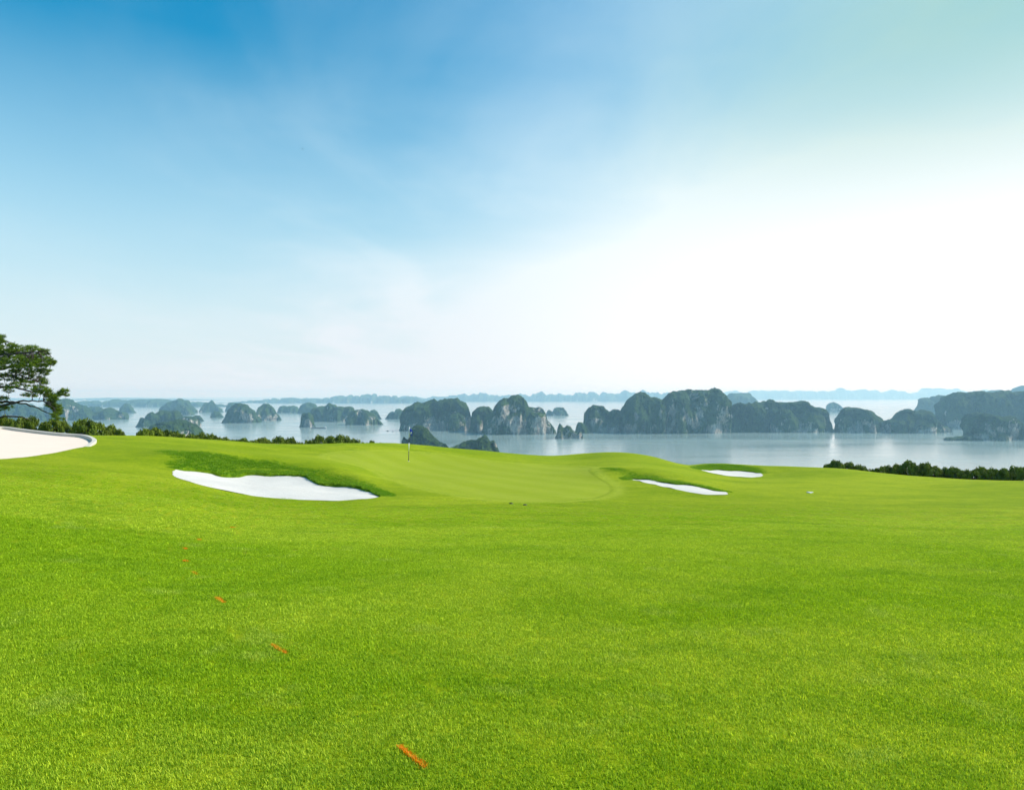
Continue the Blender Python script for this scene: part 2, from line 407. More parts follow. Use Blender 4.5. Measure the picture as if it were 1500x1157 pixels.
def poly_world(px, y0=3.0, y1=75.0): return np.array([hit(u, v, y0, y1) for u, v in px])
def resample(P, step, closed=True):
    out = []; n = len(P)
    for i in range(n if closed else n - 1):
        a, b = P[i], P[(i + 1) % n]; k = max(1, int(np.hypot(*(b - a)) / step))
        for j in range(k): out.append(a + (b - a) * j / k)
    return np.array(out)
def smooth_poly(P, it=2):
    for _ in range(it):
        Qn = np.roll(P, -1, 0); P = np.stack([0.75 * P + 0.25 * Qn, 0.25 * P + 0.75 * Qn], 1).reshape(-1, 2)
    return P
def sdist(P, x, y):
    """signed distance to closed polygon, negative inside"""
    shp = x.shape; x = x.ravel(); y = y.ravel()
    d2 = np.full(x.shape, 1e9); ins = np.zeros(x.shape, bool)
    for i in range(len(P)):
        ax, ay = P[i]; bx, by = P[(i + 1) % len(P)]
        ex, ey = bx - ax, by - ay; wx, wy = x - ax, y - ay
        t = np.clip((wx * ex + wy * ey) / (ex * ex + ey * ey + 1e-12), 0, 1)
        d2 = np.minimum(d2, (wx - t * ex) ** 2 + (wy - t * ey) ** 2)
        c = ((ay > y) != (by > y)) & (x < (bx - ax) * (y - ay) / (by - ay + 1e-12) + ax)
        ins ^= c
    return (np.sqrt(d2) * np.where(ins, -1, 1)).reshape(shp)

BUNK = {
 'a': dict(px=[(253, 687), (262, 700.7), (287, 710), (321, 716.7), (353, 723), (393, 729), (433, 732.7), (473, 734.5), (513, 734), (545, 731), (560, 725),
               (551, 722), (540, 718), (527, 711.5), (503, 710), (481, 709.5), (463, 708), (455, 702), (447, 696), (420, 695), (391, 693.5), (367, 692.5), (351, 695.3), (335, 696.5), (319, 694.3), (308, 689.3), (285, 686.8), (273, 686.3)]),
 'b': dict(px=[(916, 699.7), (940, 706), (967, 712.5), (1007, 721), (1031, 724.6), (1057, 725.5), (1067, 723), (1062, 720.8), (1047, 717.3), (1025, 712), (1004, 708.4), (991, 708.8), (967, 705), (940, 700.6)]),
 'c': dict(px=[(1017, 685.5), (1033, 690), (1052, 694.9), (1073, 698.2), (1100, 699.3), (1118.7, 697.5), (1113, 692.6), (1100, 690), (1084, 688.6), (1063, 688), (1047, 686.4)]),
}
for k, b in BUNK.items():
    P = poly_world(b['px'], 15, 75)
    if k == 'c': P = poly_world(b['px'], 44, 75)
    P = smooth_poly(P, 2); P = resample(P, 0.12)
    ang = fbm(P[:, 0] * 1.6, P[:, 1] * 1.6, 0 * P[:, 0], 5, 3) * 0.07
    c = P.mean(0); dv = P - c; dv /= np.linalg.norm(dv, axis=1)[:, None]
    b['lip'] = {'a': 0.10, 'b': 0.05, 'c': 0.07}[k]
    b['P'] = P + dv * ang[:, None]; b['c'] = c
PATHP = smooth_poly(poly_world([(-160, 674), (-100, 674), (0, 672.5), (55, 666), (100, 658.5), (128, 653), (137, 648), (133, 643), (118, 639.5), (90, 637.5), (60, 634.5), (30, 631), (0, 627.0), (-60, 626), (-160, 627)], 10, 60), 2)
# make sure the left end closes along the ridge
GREENP = smooth_poly(poly_world([(480, 672), (520, 680), (560, 692), (587, 705), (621, 715), (667, 724), (709, 731), (760, 735), (813, 735), (867, 731), (893, 724), (899, 715), (888, 705), (867, 693), (863, 688), (869, 684.5), (850, 682.5), (800, 681), (747, 678.5), (693, 672.5), (640, 664), (560, 660), (480, 663)]), 2)

BANKS = [poly_world(q, y0_, 75) for q, y0_ in (
 ([(214, 657.5), (260, 659.5), (300, 661), (348, 667.5), (393, 671.5), (447, 677.5), (487, 686), (513, 694), (540, 704), (562, 715), (574, 725), (562, 727), (551, 723), (540, 719), (527, 712.5), (503, 711), (481, 710.5), (463, 709), (455, 703), (447, 697), (420, 696), (391, 694.5), (367, 693.5), (351, 696.3), (335, 697.5), (319, 695.3), (308, 690.3), (285, 687.8), (262, 689), (240, 679)], 20),
 ([(872, 687), (884, 684.8), (908, 685), (935, 688), (961, 693), (999, 702.7), (1031, 710.7), (1055, 716.5), (1073, 721.5), (1066, 723), (1047, 718), (1025, 712.5), (1004, 709), (991, 709.4), (967, 705.7), (940, 701.3), (916, 700.5), (897, 693)], 26),
 ([(1004, 684), (1012, 681.4), (1033, 679.3), (1052, 678.9), (1087, 680.2), (1116, 683.3), (1129, 690), (1122, 697.5), (1113, 693), (1100, 691), (1084, 689.4), (1063, 688.8), (1047, 687.2), (1017, 686)], 46))]
LIP = 0.17
def backness(b, x, y):
    if 'lo' not in b:
        P = b['P']; gx = np.linspace(P[:, 0].min(), P[:, 0].max(), 60); lo = []; hi = []
        for g in gx:
            k = np.abs(P[:, 0] - g) < 0.35
            lo.append(P[k, 1].min()); hi.append(P[k, 1].max())
        b['gx'] = gx; b['lo'] = np.array(lo); b['hi'] = np.maximum(np.array(hi), np.array(lo) + 0.3)
    lo = np.interp(x, b['gx'], b['lo']); hi = np.interp(x, b['gx'], b['hi'])
    return sstep(0.30, 0.85, (y - lo) / (hi - lo))
def ground(x, y, want=False):
    z = CAMZ - drop0(x, y)
    zr = np.zeros_like(z)
    for k, b in BUNK.items():
        P = b['P']; m = (x > P[:, 0].min() - 5) & (x < P[:, 0].max() + 5) & (y > P[:, 1].min() - 5) & (y < P[:, 1].max() + 5)
        if not m.any(): continue
        sd = np.full(x.shape, 9.0); sd[m] = sdist(P[::2], x[m], y[m])
        z = z - (1 - sstep(-0.03, 0.07, sd)) * ((b['lip'] + 0.14) * backness(b, x, y) + 0.01)
        z = z + 0.02 * (1 - sstep(0, 0.6, np.abs(sd)))
        b.setdefault('_', 0)
    sdp = None
    m = (x < -18) & (y < 60) & (y > 10)
    if m.any():
        sdp = np.full(x.shape, 9.0); sdp[m] = sdist(PATHP, x[m], y[m])
        z = z - (1 - sstep(-0.05, 0.10, sdp)) * 0.14
    und = (y > 2)
    z = z + 0.025 * vnoise(x * 0.45, y * 0.45, 0 * x, 3) * sstep(0, 6, y) + 0.006 * vnoise(x * 2.1, y * 2.1, 0 * x, 9)
    z = z + sstep(66, 110, y) * 2.5 * vnoise(x * 0.06, y * 0.06, 0 * x, 4)
    return z
def sand_z(x, y):
    bn = min(BUNK.values(), key=lambda q: abs(q['c'][0] - x.mean()) + abs(q['c'][1] - y.mean()))
    return CAMZ - drop0(x, y) + 0.03 - (0.03 + bn['lip']) * backness(bn, x, y) + vnoise(x * 0.45, y * 0.45, 0 * x, 3) * 0.025 + 0.018 * vnoise(x * 1.3, y * 1.3, 0 * x, 21)

def build_ground():
    a = np.concatenate([np.linspace(-1.9, -0.80, 70, endpoint=False), np.linspace(-0.80, 0.80, 1100), np.linspace(0.81, 1.9, 70)])
    ys = [-5.5]
    while ys[-1] < 900:
        y = ys[-1]
        s = 0.25 if y < 2 else 0.06 + 0.0012 * y if y < 14 else 0.085 if y < 37 else 0.12 if y < 60 else 0.12 + (y - 60) * 0.05
        ys.append(y + s)
    ys = np.array(ys)
    X = a[None, :] * (ys[:, None] + 6.5); Y = np.broadcast_to(ys[:, None], X.shape).copy()
    Z = ground(X, Y)
    rough = np.zeros_like(X); green = np.zeros_like(X); collar = np.zeros_like(X)
    m = (Y > 15) & (Y < 66) & (np.abs(X) < 35)
    sg = np.full(X.shape, 9.0); sg[m] = sdist(GREENP, X[m], Y[m])
    green = 1 - sstep(-0.15, 0.05, sg); collar = np.exp(-((sg - 0.28) / 0.27) ** 2) * 0.5
    for k, b in BUNK.items():
        P = b['P']; mm = (X > P[:, 0].min() - 6) & (X < P[:, 0].max() + 6) & (Y > P[:, 1].min() - 6) & (Y < P[:, 1].max() + 6)
        sd = np.full(X.shape, 9.0); sd[mm] = sdist(P[::2], X[mm], Y[mm])
        # uncut banks near the sand; the mask also carries their slope shade
        bk = np.full(X.shape, 9.0); bk[mm] = sdist(BANKS['abc'.index(k)], X[mm], Y[mm])
        wob = 0.25 * vnoise(X * 0.9, Y * 0.9, 0 * X, 61)
        r = 1 - sstep(-1.2, 0.35, bk + wob)
        rough = np.maximum(rough, np.maximum(r * (sd > -0.1), (1 - sstep(0.35, 0.65, sd)) * sstep(0.2, 0.5, backness(b, X, Y))))
    green *= 1 - rough; collar *= 1 - rough
    nr, nc = X.shape
    V = np.stack([X, Y, Z], -1).reshape(-1, 3)
    i = np.arange(nr - 1)[:, None] * nc + np.arange(nc - 1)[None]
    F = np.stack([i, i + 1, i + nc + 1, i + nc], -1).reshape(-1, 4)
    me = mesh_np('ground', V, F, M['turf'], attrs={'zone_green': green, 'zone_collar': collar, 'zone_rough_shade': rough})
    o = link('ground', me); tag(o, kind='structure')
    return X, Y, Z, rough
GX, GY, GZ, GR = build_ground()
def gz(x, y): return float(ground(np.array([float(x)]), np.array([float(y)]))[0])

# ------------------------------------------------------------------ sand
def cdt_sheet(name, P, zf, mat, step=0.35, grow=0.06):
    c = P.mean(0)
    # outward offset
    T = np.roll(P, -1, 0) - np.roll(P, 1, 0); Nn = np.stack([T[:, 1], -T[:, 0]], 1); Nn /= np.linalg.norm(Nn, axis=1)[:, None] + 1e-9
    area = 0.5 * np.sum(P[:, 0] * np.roll(P[:, 1], -1) - np.roll(P[:, 0], -1) * P[:, 1])
    B = P + Nn * grow * np.sign(area)
    gx, gy = np.meshgrid(np.arange(B[:, 0].min(), B[:, 0].max(), step), np.arange(B[:, 1].min(), B[:, 1].max(), step))
    sd = sdist(B, gx, gy); I = np.stack([gx[sd < -0.1], gy[sd < -0.1]], 1)
    pts = np.vstack([B, I]); nb = len(B)
    r = delaunay_2d_cdt([Vector(p) for p in pts], [(i, (i + 1) % nb) for i in range(nb)], [], 1, 1e-5)
    xy = np.array([tuple(v) for v in r[0]]); z = zf(xy[:, 0], xy[:, 1])
    me = bpy.data.meshes.new(name); me.from_pydata(np.column_stack([xy, z]).tolist(), [], [list(f) for f in r[2]]); me.update()
    me.materials.append(mat)
    for p in me.polygons: p.use_smooth = True
    return link(name, me)
LB = {'a': 'largest white sand bunker with a scalloped far edge under a dark grassy bank',
      'b': 'narrow white sand bunker just right of the putting green',
      'c': 'small white sand bunker farthest away, on the brow of the hill against the water'}
for k, b in BUNK.items():
    o = cdt_sheet('sand_bunker', b['P'], sand_z, M['sand'])
    tag(o, LB[k], 'sand bunker', 'white sand bunkers on the golf course')
o = cdt_sheet('path', resample(PATHP, 0.4), lambda x, y: CAMZ - drop0(x, y) - 0.05, M['pinksand'], 0.8)
tag(o, kind='structure')

# kerb along the far and right edge of the path
def build_kerb():
    W = poly_world([(-160, 629), (-60, 627.5), (0, 627.3), (30, 630.8), (60, 634.3), (90, 637.3), (118, 639.3), (133, 643), (138, 648), (131, 653.2), (115, 656.8)], 10, 60)
    Q = [W[0]]
    for i in range(len(W) - 1):
        p0, p1, p2, p3 = W[max(i - 1, 0)], W[i], W[i + 1], W[min(i + 2, len(W) - 1)]
        for j in range(1, 11):
            t = j / 10
            Q.append(0.5 * (2 * p1 + (p2 - p0) * t + (2 * p0 - 5 * p1 + 4 * p2 - p3) * t * t + (3 * p1 - p0 - 3 * p2 + p3) * t ** 3))
    Q = resample(np.array(Q), 0.25, False)
    T = np.gradient(Q, axis=0); T /= np.linalg.norm(T, axis=1)[:, None]; Nn = np.stack([T[:, 1], -T[:, 0]], 1)
    V = []; F = []
    zc = CAMZ - drop0(Q[:, 0], Q[:, 1]) 
    prof = [(0.11, -0.40), (0.11, 0.09), (0.09, 0.115), (-0.09, 0.115), (-0.11, 0.095), (-0.11, -0.4)]
    for i in range(len(Q)):
        dip = 0.30 * sstep(len(Q) - 12, len(Q) - 1, i)
        for (o_, h) in prof: V.append((Q[i, 0] + Nn[i, 0] * o_, Q[i, 1] + Nn[i, 1] * o_, zc[i] + h - dip))
    k = len(prof)
    for i in range(len(Q) - 1):
        for j in range(k - 1): F.append((i * k + j, i * k + j + 1, (i + 1) * k + j + 1, (i + 1) * k + j))
    me = bpy.data.meshes.new('kerb'); me.from_pydata(V, [], F); me.materials.append(M['kerb'])
    tag(link('concrete_kerb', me), 'pale concrete kerb curving round the far edge of the pinkish path by the pine', 'kerb')
build_kerb()

# ------------------------------------------------------------------ grass blades (uncountable: one object)
def blade_patch(name, n, R, h0, h1, w, seed, lean=0.75):
    rg = np.random.default_rng(seed)
    r = R * np.sqrt(rg.random(n)); a = rg.random(n) * 6.2832
    x, y = r * np.cos(a), r * np.sin(a)
    h = rg.uniform(h0, h1, n); d = rg.random(n) * 6.2832; ln = rg.uniform(0.15, lean, n) * h
    fx, fy = np.cos(d + 1.57) * w / 2, np.sin(d + 1.57) * w / 2
    dx, dy = np.cos(d) * ln, np.sin(d) * ln
    z0 = -0.012
    V = np.stack([np.stack([x - fx, y - fy, 0 * x + z0], -1), np.stack([x + fx, y + fy, 0 * x + z0], -1),
                  np.stack([x + fx * .8 + dx * .45, y + fy * .8 + dy * .45, h * .62], -1), np.stack([x - fx * .8 + dx * .45, y - fy * .8 + dy * .45, h * .62], -1),
                  np.stack([x + dx, y + dy, h], -1)], 1)
    b = np.arange(n)[:, None] * 5
    F = np.vstack([b + np.array([0, 1, 2]), b + np.array([0, 2, 3]), b + np.array([3, 2, 4])])
    sh = np.repeat(np.where(rg.random(n) < 0.07, 1.0, rg.random(n) ** 1.3 * 0.75), 5)
    return mesh_np(name, V.reshape(-1, 3), F, M['blade'], smooth=False, attrs={'shade': sh})

def gn_instancer(name, pts, scl, patch_me):
    """points -> instances of one patch of blades"""
    src = bpy.data.objects.new(name + '_patch', patch_me)      # never linked to the scene
    me = bpy.data.meshes.new(name)
    me.vertices.add(len(pts)); me.vertices.foreach_set('co', np.asarray(pts, np.float32).ravel())
    scl = np.asarray(scl, np.float32)
    if scl.ndim == 1: scl = np.repeat(scl[:, None], 3, 1)
    a = me.attributes.new('scl', 'FLOAT_VECTOR', 'POINT'); a.data.foreach_set('vector', scl.ravel())
    a = me.attributes.new('rot', 'FLOAT_VECTOR', 'POINT')
    rot = np.zeros((len(pts), 3), np.float32); rot[:, 2] = RNG.random(len(pts)) * 6.2832
    a.data.foreach_set('vector', rot.ravel()); me.update()
    o = link(name, me)
    ng = bpy.data.node_groups.new(name + '_nodes', 'GeometryNodeTree')
    ng.interface.new_socket('Geometry', in_out='INPUT', socket_type='NodeSocketGeometry'); ng.interface.new_socket('Geometry', in_out='OUTPUT', socket_type='NodeSocketGeometry')
    gi = ng.nodes.new('NodeGroupInput'); go = ng.nodes.new('NodeGroupOutput')
    oi = ng.nodes.new('GeometryNodeObjectInfo'); oi.inputs['Object'].default_value = src; oi.inputs['As Instance'].default_value = True
    ip = ng.nodes.new('GeometryNodeInstanceOnPoints')
    a1 = ng.nodes.new('GeometryNodeInputNamedAttribute'); a1.data_type = 'FLOAT_VECTOR'; a1.inputs[0].default_value = 'scl'
    a2 = ng.nodes.new('GeometryNodeInputNamedAttribute'); a2.data_type = 'FLOAT_VECTOR'; a2.inputs[0].default_value = 'rot'
    ng.links.new(gi.outputs[0], ip.inputs['Points']); ng.links.new(oi.outputs['Geometry'], ip.inputs['Instance'])
    ng.links.new(a1.outputs[0], ip.inputs['Scale']); ng.links.new(a2.outputs[0], ip.inputs['Rotation'])
    ng.links.new(ip.outputs[0], go.inputs[0])
    md = o.modifiers.new('blades', 'NODES'); md.node_group = ng
    return o

def scatter_near():
    pts = []
    y = 2.6
    while y < 25:
        st = 0.15 + max(0, y - 9) * 0.010
        half = 0.80 * y + 1.6
        xs = np.arange(-half, half, st)
        xx = xs + RNG.uniform(-.5, .5, len(xs)) * st; yy = y + RNG.uniform(-.5, .5, len(xs)) * st
        keep = RNG.random(len(xs)) < (1 - sstep(15, 25, yy)) + 0.01
        pts.append(np.stack([xx[keep], yy[keep]], 1)); y += st * 0.86
    P = np.vstack(pts); z = ground(P[:, 0], P[:, 1])
    far = sstep(7, 22, P[:, 1]); q = RNG.uniform(0.85, 1.15, len(P)) * (1 + 0.25 * far)
    return np.column_stack([P, z - 0.002]), np.stack([q, q, q * (1 - 0.80 * far)], 1)
pts, scl = scatter_near()
o = gn_instancer('grass', pts, scl, blade_patch('turf_patch', 520, 0.13, 0.009, 0.024, 0.0034, 3, 1.1))
tag(o, 'short green mown grass blades of the fairway in the foreground', 'grass', kind='stuff')

def scatter_rough():
    sel = (GR > 0.3) & (GY < 62)
    idx = np.argwhere(sel)
    # area weighting: about one patch per 0.03 m2
    ys = GY[:, 0]; dy = np.gradient(ys); dxl = np.gradient(GX, axis=1)
    w = (dy[:, None] * dxl)[sel]; n = int(w.sum() / 0.012)
    w = w * GR[sel]; pick = RNG.choice(len(idx), n, p=w / w.sum()); q = idx[pick]; hz_ = GR[sel][pick]
    x = GX[q[:, 0], q[:, 1]]; y = GY[q[:, 0], q[:, 1]]
    x = x + RNG.uniform(-.04, .04, n); y = y + RNG.uniform(-.06, .06, n)
    ok = np.ones(n, bool)
    for b in BUNK.values():
        sd = sdist(b['P'], x, y); ok &= sd > 0.03
    x, y = x[ok], y[ok]
    return np.column_stack([x, y, ground(x, y) - 0.01]), RNG.uniform(0.7, 1.25, len(x)) * (0.45 + 0.55 * hz_[ok]), n
pts, scl, n_ = scatter_rough()
M['blade2'] = M['blade'].copy(); M['blade2'].name = 'uncut_shaded_grass_blades'
_nt = M['blade2'].node_tree
_pr = [n for n in _nt.nodes if n.type == 'MIX' and n.blend_type == 'MIX'][-1]
_g = mixc(_nt, 1.0, _pr.outputs[2], (0.52, 0.70, 0.5), 'MULTIPLY')  # bank blades darkened as well, slope shade put into their colour
for n in _nt.nodes:
    if n.type == 'BSDF_PRINCIPLED': _nt.links.new(_g, n.inputs['Base Color'])
    if n.type == 'BSDF_TRANSLUCENT': _nt.links.new(_g, n.inputs[0])
pm = blade_patch('rough_patch', 80, 0.11, 0.015, 0.05, 0.008, 5, 0.6); pm.materials.clear(); pm.materials.append(M['blade2'])
o = gn_instancer('rough_grass', pts, scl, pm)
tag(o, 'longer uncut grass with slope shade in its dark green on the banks of the sand bunkers', 'grass', kind='stuff')

# ------------------------------------------------------------------ sea
def build_sea():
    # rings so that the sheet stays inside the haze box
    rr = np.array([60, 400, 1000, 1600, 2600, 5000, 9000, 16000, 28000.0]); na = 96
    V = []; F = []
    for r in rr:
        for j in range(na): V.append((r * math.cos(6.28318 * j / na), r * math.sin(6.28318 * j / na), 0.0))
    for i in range(len(rr) - 1):
        for j in range(na):
            a = i * na + j; b = i * na + (j + 1) % na; F.append((a, a + na, b + na, b))
    me = mesh_np('sea', V, F, M['sea'])
    tag(link('sea', me), kind='structure')
build_sea()

# ------------------------------------------------------------------ karst islands
# bare limestone faces of the islands, where the photo shows them (column, row, half width, half height)
CLIFFS = [(668, 608, 14, 12), (642, 624, 20, 5), (602, 625, 10, 5), (742, 604, 9, 12), (726, 618, 13, 8), (752, 616, 8, 10), (786, 606, 6, 12), (800, 622, 8, 7), (776, 624, 10, 6),
          (984, 592, 3, 9), (982, 616, 6, 12), (1026, 604, 8, 14), (1018, 622, 10, 8), (1046, 622, 6, 6), (1036, 592, 5, 8), (968, 606, 3, 8), (933, 608, 5, 7), (928, 628, 14, 4), (874, 620, 9, 6), (1000, 608, 3, 8),
          (1147, 607, 9, 9), (1140, 618, 4, 7), (1123, 598, 5, 3), (1186, 624, 4, 4), (1262, 624, 14, 6), (1233, 618, 3, 9), (1350, 628, 8, 4), (1312, 623, 12, 4), (1400, 622, 14, 6), (1385, 605, 3, 8),
          (1446, 628, 4, 10), (1440, 640, 4, 4), (1466, 628, 5, 6), (1482, 622, 3, 12), (1488, 630, 3, 8), (727, 650, 4, 6), (451, 620, 5, 6), (362, 613, 8, 7), (344, 602, 8, 2), (406, 608, 4, 5), (526, 608, 4, 8), (546, 612, 5, 5),
          (274, 633, 10, 7), (266, 640, 7, 6), (280, 622, 4, 4), (178, 609, 4, 4), (98, 606, 3, 8), (111, 600, 4, 4), (282, 619, 4, 4), (845, 636, 4, 4)]
def ridge(pts, base, thick, seed, res=None, rockw=0.0, push=0.0, steep=0.5, rough=1.0, jag=0.028):
    """one wooded limestone ridge: skyline pts in photo pixels, base row of its front waterline.
    Returns vertices, faces, rock attribute. Real size and place from the distance to the waterline."""
    D = CAMZ * FX / (base - HV) + push
    pts = np.array(pts, float)
    wpx = pts[-1, 0] - pts[0, 0]
    dm = thick * wpx * D / FX / 2
    Dc = D + dm
    X = (pts[:, 0] - 750) / FX * Dc; H = np.maximum(CAMZ - (pts[:, 1] - HV) / FX * Dc, 0.5)
    px = Dc / FX if res is None else res
    n = int(np.clip((X[-1] - X[0]) / (px * 1.0), 24, 1300))
    xs = np.linspace(X[0], X[-1], n)
    # smooth skyline
    h = np.interp(xs, X, H)
    ker = np.array([0.5, 2, 0.5]); ker /= ker.sum()
    h = np.convolve(np.pad(h, 1, 'edge'), ker, 'valid')
    u = (xs - xs[0]) / (xs[-1] - xs[0])
    endt = np.clip(np.minimum(u, 1 - u) * wpx / 5.0, 0, 1) ** 0.5      # close the ends
    Hm = h.max()
    h = h * (1 + jag * fbm(xs / (0.45 * Hm), 0 * xs, 0 * xs + seed, seed + 3, 4, 0.6))
    d = dm * (0.30 + 0.70 * (h / Hm)) * (0.80 + 0.36 * vnoise(xs / (0.55 * Hm + 5), 0 * xs + seed, 0 * xs, seed)) 
    d = d * np.clip(np.minimum(u, 1 - u) * 5, 0.12, 1) ** 0.5
    h = h * (0.10 + 0.90 * endt)
    m = 64 if 60 < n < 430 else 30 if n < 430 else 22
    t = np.linspace(0.0, math.pi, m)
    cy = -np.sign(np.cos(t)) * np.abs(np.cos(t)) ** 0.78
    sz = np.sin(t) ** steep
    XX = np.broadcast_to(xs[:, None], (n, m)).copy()
    YY = Dc + d[:, None] * cy[None]
    ZZ = h[:, None] * sz[None]
    # relief: outward displacement
    amp = min(Hm, dm * 1.3) * 0.30 * rough
    L1 = Hm * 0.34 + 4
    nx, ny, nz = XX / L1, YY / L1, ZZ / (L1 * 1.8)
    disp = fbm(nx, ny, nz, seed, 5, 0.52) * amp
    grv = (1 - 2 * np.abs(fbm(XX / 17, YY / 17, ZZ / 85, seed + 21, 3, 0.6))) * min(3.5, Hm * 0.045) * rough
    fine = fbm(XX / 9, YY / 9, ZZ / 13, seed + 5, 3, 0.6) * min(2.2, Hm * 0.03) * rough
    out = np.cos(t)[None]
    side = np.clip((u - 0.5) * 2, -1, 1)[:, None]
    k = (1 - sz[None] ** 6 * 0.8)
    YY = YY - (disp + fine + grv) * out * 1.0
    XX = XX + disp * side * 0.35 * k + vnoise(nx * 2.1, ny * 2.1, nz * 1.5, seed + 40) * amp * 0.28 * k
    tree = fbm(XX / 7.5, YY / 7.5, ZZ / 7.5, seed + 9, 3, 0.6) * 1.7 * min(1, D / 1500)
    ZZ = ZZ + (disp * 0.20 + fine * 0.5 + tree) * sz[None] ** 3
    # notch at the waterline
    ZZ[:, 0] = -4; ZZ[:, -1] = -4
    rock = np.clip(1.0 - (ZZ / (h[:, None] + 1)) * 1.6, 0, 1) * 0.38 + 0.45 * vnoise(XX / 55 + 7, YY / 55, ZZ / 70, seed + 77) + rockw - 0.05
    pu, pv = 750 + XX / YY * FX, HV + (CAMZ - ZZ) / YY * FX
    for (a, b, ra, rb) in CLIFFS:
        if abs(a - pu.mean()) < 200 and (D < 2900 or 'far' == base): rock = rock + 0.95 * np.exp(-((pu - a) / ra) ** 2 - ((pv - b) / rb) ** 2)
    V = np.stack([XX, YY, ZZ], -1).reshape(-1, 3)
    i = np.arange(n - 1)[:, None] * m + np.arange(m - 1)[None]
    F = np.stack([i, i + m, i + m + 1, i + 1], -1).reshape(-1, 4)
    # close ends
    capsL = np.array([[j, j + 1, m - 2 - j, m - 1 - j] for j in range(m // 2 - 1)])
    F = np.vstack([F, capsL[:, ::-1], capsL + (n - 1) * m])
    return V, F, rock.ravel(), Hm, dm, D

def knob(x, y, rx, ry, h, seed, rockw=0.0):
    n, m = 60, 34
    a = np.linspace(0, 2 * math.pi, n, endpoint=False)[:, None]; t = np.linspace(0, math.pi / 2, m)[None]
    cr = np.cos(t) ** 0.62; sz = np.sin(t) ** 0.8
    X = x + rx * np.cos(a) * cr; Y = y + ry * np.sin(a) * cr; Z = h * sz + 0 * a
    l = h * 0.4 + 3
    dsp = fbm(X / l, Y / l, Z / (l * 1.8), seed, 5) * h * 0.14
    X = X + dsp * np.cos(a); Y = Y + dsp * np.sin(a)
    Z = Z + (dsp * 0.25 + fbm(X / 6, Y / 6, Z / 6, seed + 3, 2) * 1.2) * sz
    Z[:, 0] = -4
    V = np.stack([X, Y, Z], -1).reshape(-1, 3)
    i = np.arange(n)[:, None] * m; j = (np.arange(n)[:, None] + 1) % n * m; c = np.arange(m - 1)[None]
    F = np.stack([i + c, j + c, j + c + 1, i + c + 1], -1).reshape(-1, 4)
    rock = np.clip(1.1 - Z / h, 0, 1) * 0.5 + 0.6 * vnoise(X / 40, Y / 40, Z / 50, seed + 70) + rockw
    return V, F, rock.ravel()

def island(name, ridges, base, label, seed, thick=0.5, rockw=0.0, knobs=(), structure=False, group=None, **kw):
    Vs, Fs, Rs = [], [], []; n0 = 0
    for i, r in enumerate(ridges):
        pts, opt = (r if isinstance(r, tuple) else (r, {}))
        V, F, R, Hm, dm, D = ridge(pts, opt.get('base', base), opt.get('thick', thick), seed + 31 * i, rockw=opt.get('rockw', rockw), push=opt.get('push', 0), steep=opt.get('steep', kw.get('steep', 0.5)), rough=kw.get('rough', 1), jag=0.20 if structure else 0.028)
        Vs.append(V); Fs.append(F + n0); Rs.append(R); n0 += len(V)
    D = CAMZ * FX / (base - HV)
    for (ku, kv, kr, kp) in knobs:          # foothills: column, top row, half width px, metres behind the waterline
        y = D + kp; h = CAMZ - (kv - HV) / FX * y; rx = kr * y / FX
        V, F, R = knob((ku - 750) / FX * y, y, rx, rx * 0.85, h, seed + int(ku), rockw)
        Vs.append(V); Fs.append(F + n0); Rs.append(R); n0 += len(V)
    me = mesh_np(name, np.vstack(Vs), np.vstack(Fs), M['island'], attrs={'rock': np.concatenate(Rs)})
    o = link(name, me)
    if structure: tag(o, kind='structure')
    else: tag(o, label, 'island', group or 'limestone islands rising from the bay')
    return o

K_ = 'karst_island'
island(K_, [[(584, 632), (585, 620), (588, 609), (593, 600), (600, 596), (608, 591), (620, 590), (630, 587), (638, 587.5), (642, 592), (646, 588), (656, 586), (660, 583), (669, 583.5), (674, 589), (682, 591), (686, 597), (689, 606), (691, 620), (693, 631)]],
       632, 'broad dark wooded island with a pale cliff face, directly behind the flag', 101, 0.62, 0.05, knobs=[(612, 601, 17, 48), (668, 604, 16, 40)])
island(K_, [([(687, 632), (690, 615), (692, 606), (698, 599), (703, 596), (715, 596), (720, 600), (726, 612), (730, 630)], {'push': 90, 'thick': 1.2}),
            [(716, 636), (719, 615), (722, 602), (724, 597), (730, 588), (734, 587), (738, 584.5), (745, 583.5), (750, 580), (760, 579.5), (766, 583), (772, 590), (775, 597.5), (778, 596), (788, 594), (796, 598), (800, 606), (803, 616), (810, 622), (813, 630), (814, 637)]],
       637, 'cliff-faced island with two rounded humps, just left of the ragged islet near mid photo', 115, 0.6, 0.18, knobs=[(728, 603, 20, 40), (785, 605, 15, 34)])
island('rocky_islet', [[(815, 643), (815.5, 628), (818, 618.5), (822, 622), (826, 626.5), (830, 623), (836, 625), (840, 630), (846, 635), (850, 631.5), (854, 633.5), (855.5, 643)]],
       643, 'tiny ragged islet with two pointed crags alone in the open water', 127, 0.7, 0.1, group='small rocky islets')
island('rocky_islet', [[(586.5, 664), (587, 640), (590, 638.5), (595, 643), (599, 644.5), (601, 630), (606, 624), (612, 622.5), (620, 626), (628, 630), (634, 636), (642, 644), (648, 649), (656, 653), (662, 664)]],
       668, 'steep dark pointed islet poking up right behind the flagstick over the edge of the green', 131, 0.55, 0.12, group='small rocky islets')
island('rocky_islet', [[(655, 668), (660, 655), (672, 651), (684, 647), (692, 642.5), (700, 642), (708, 640.5), (714, 641), (718, 646), (723, 645), (726, 646.5), (727.5, 652), (732, 658), (734, 668)]],
       672, 'low craggy islet sloping up to the right, just past the edge of the green', 137, 0.6, 0.22, group='small rocky islets')
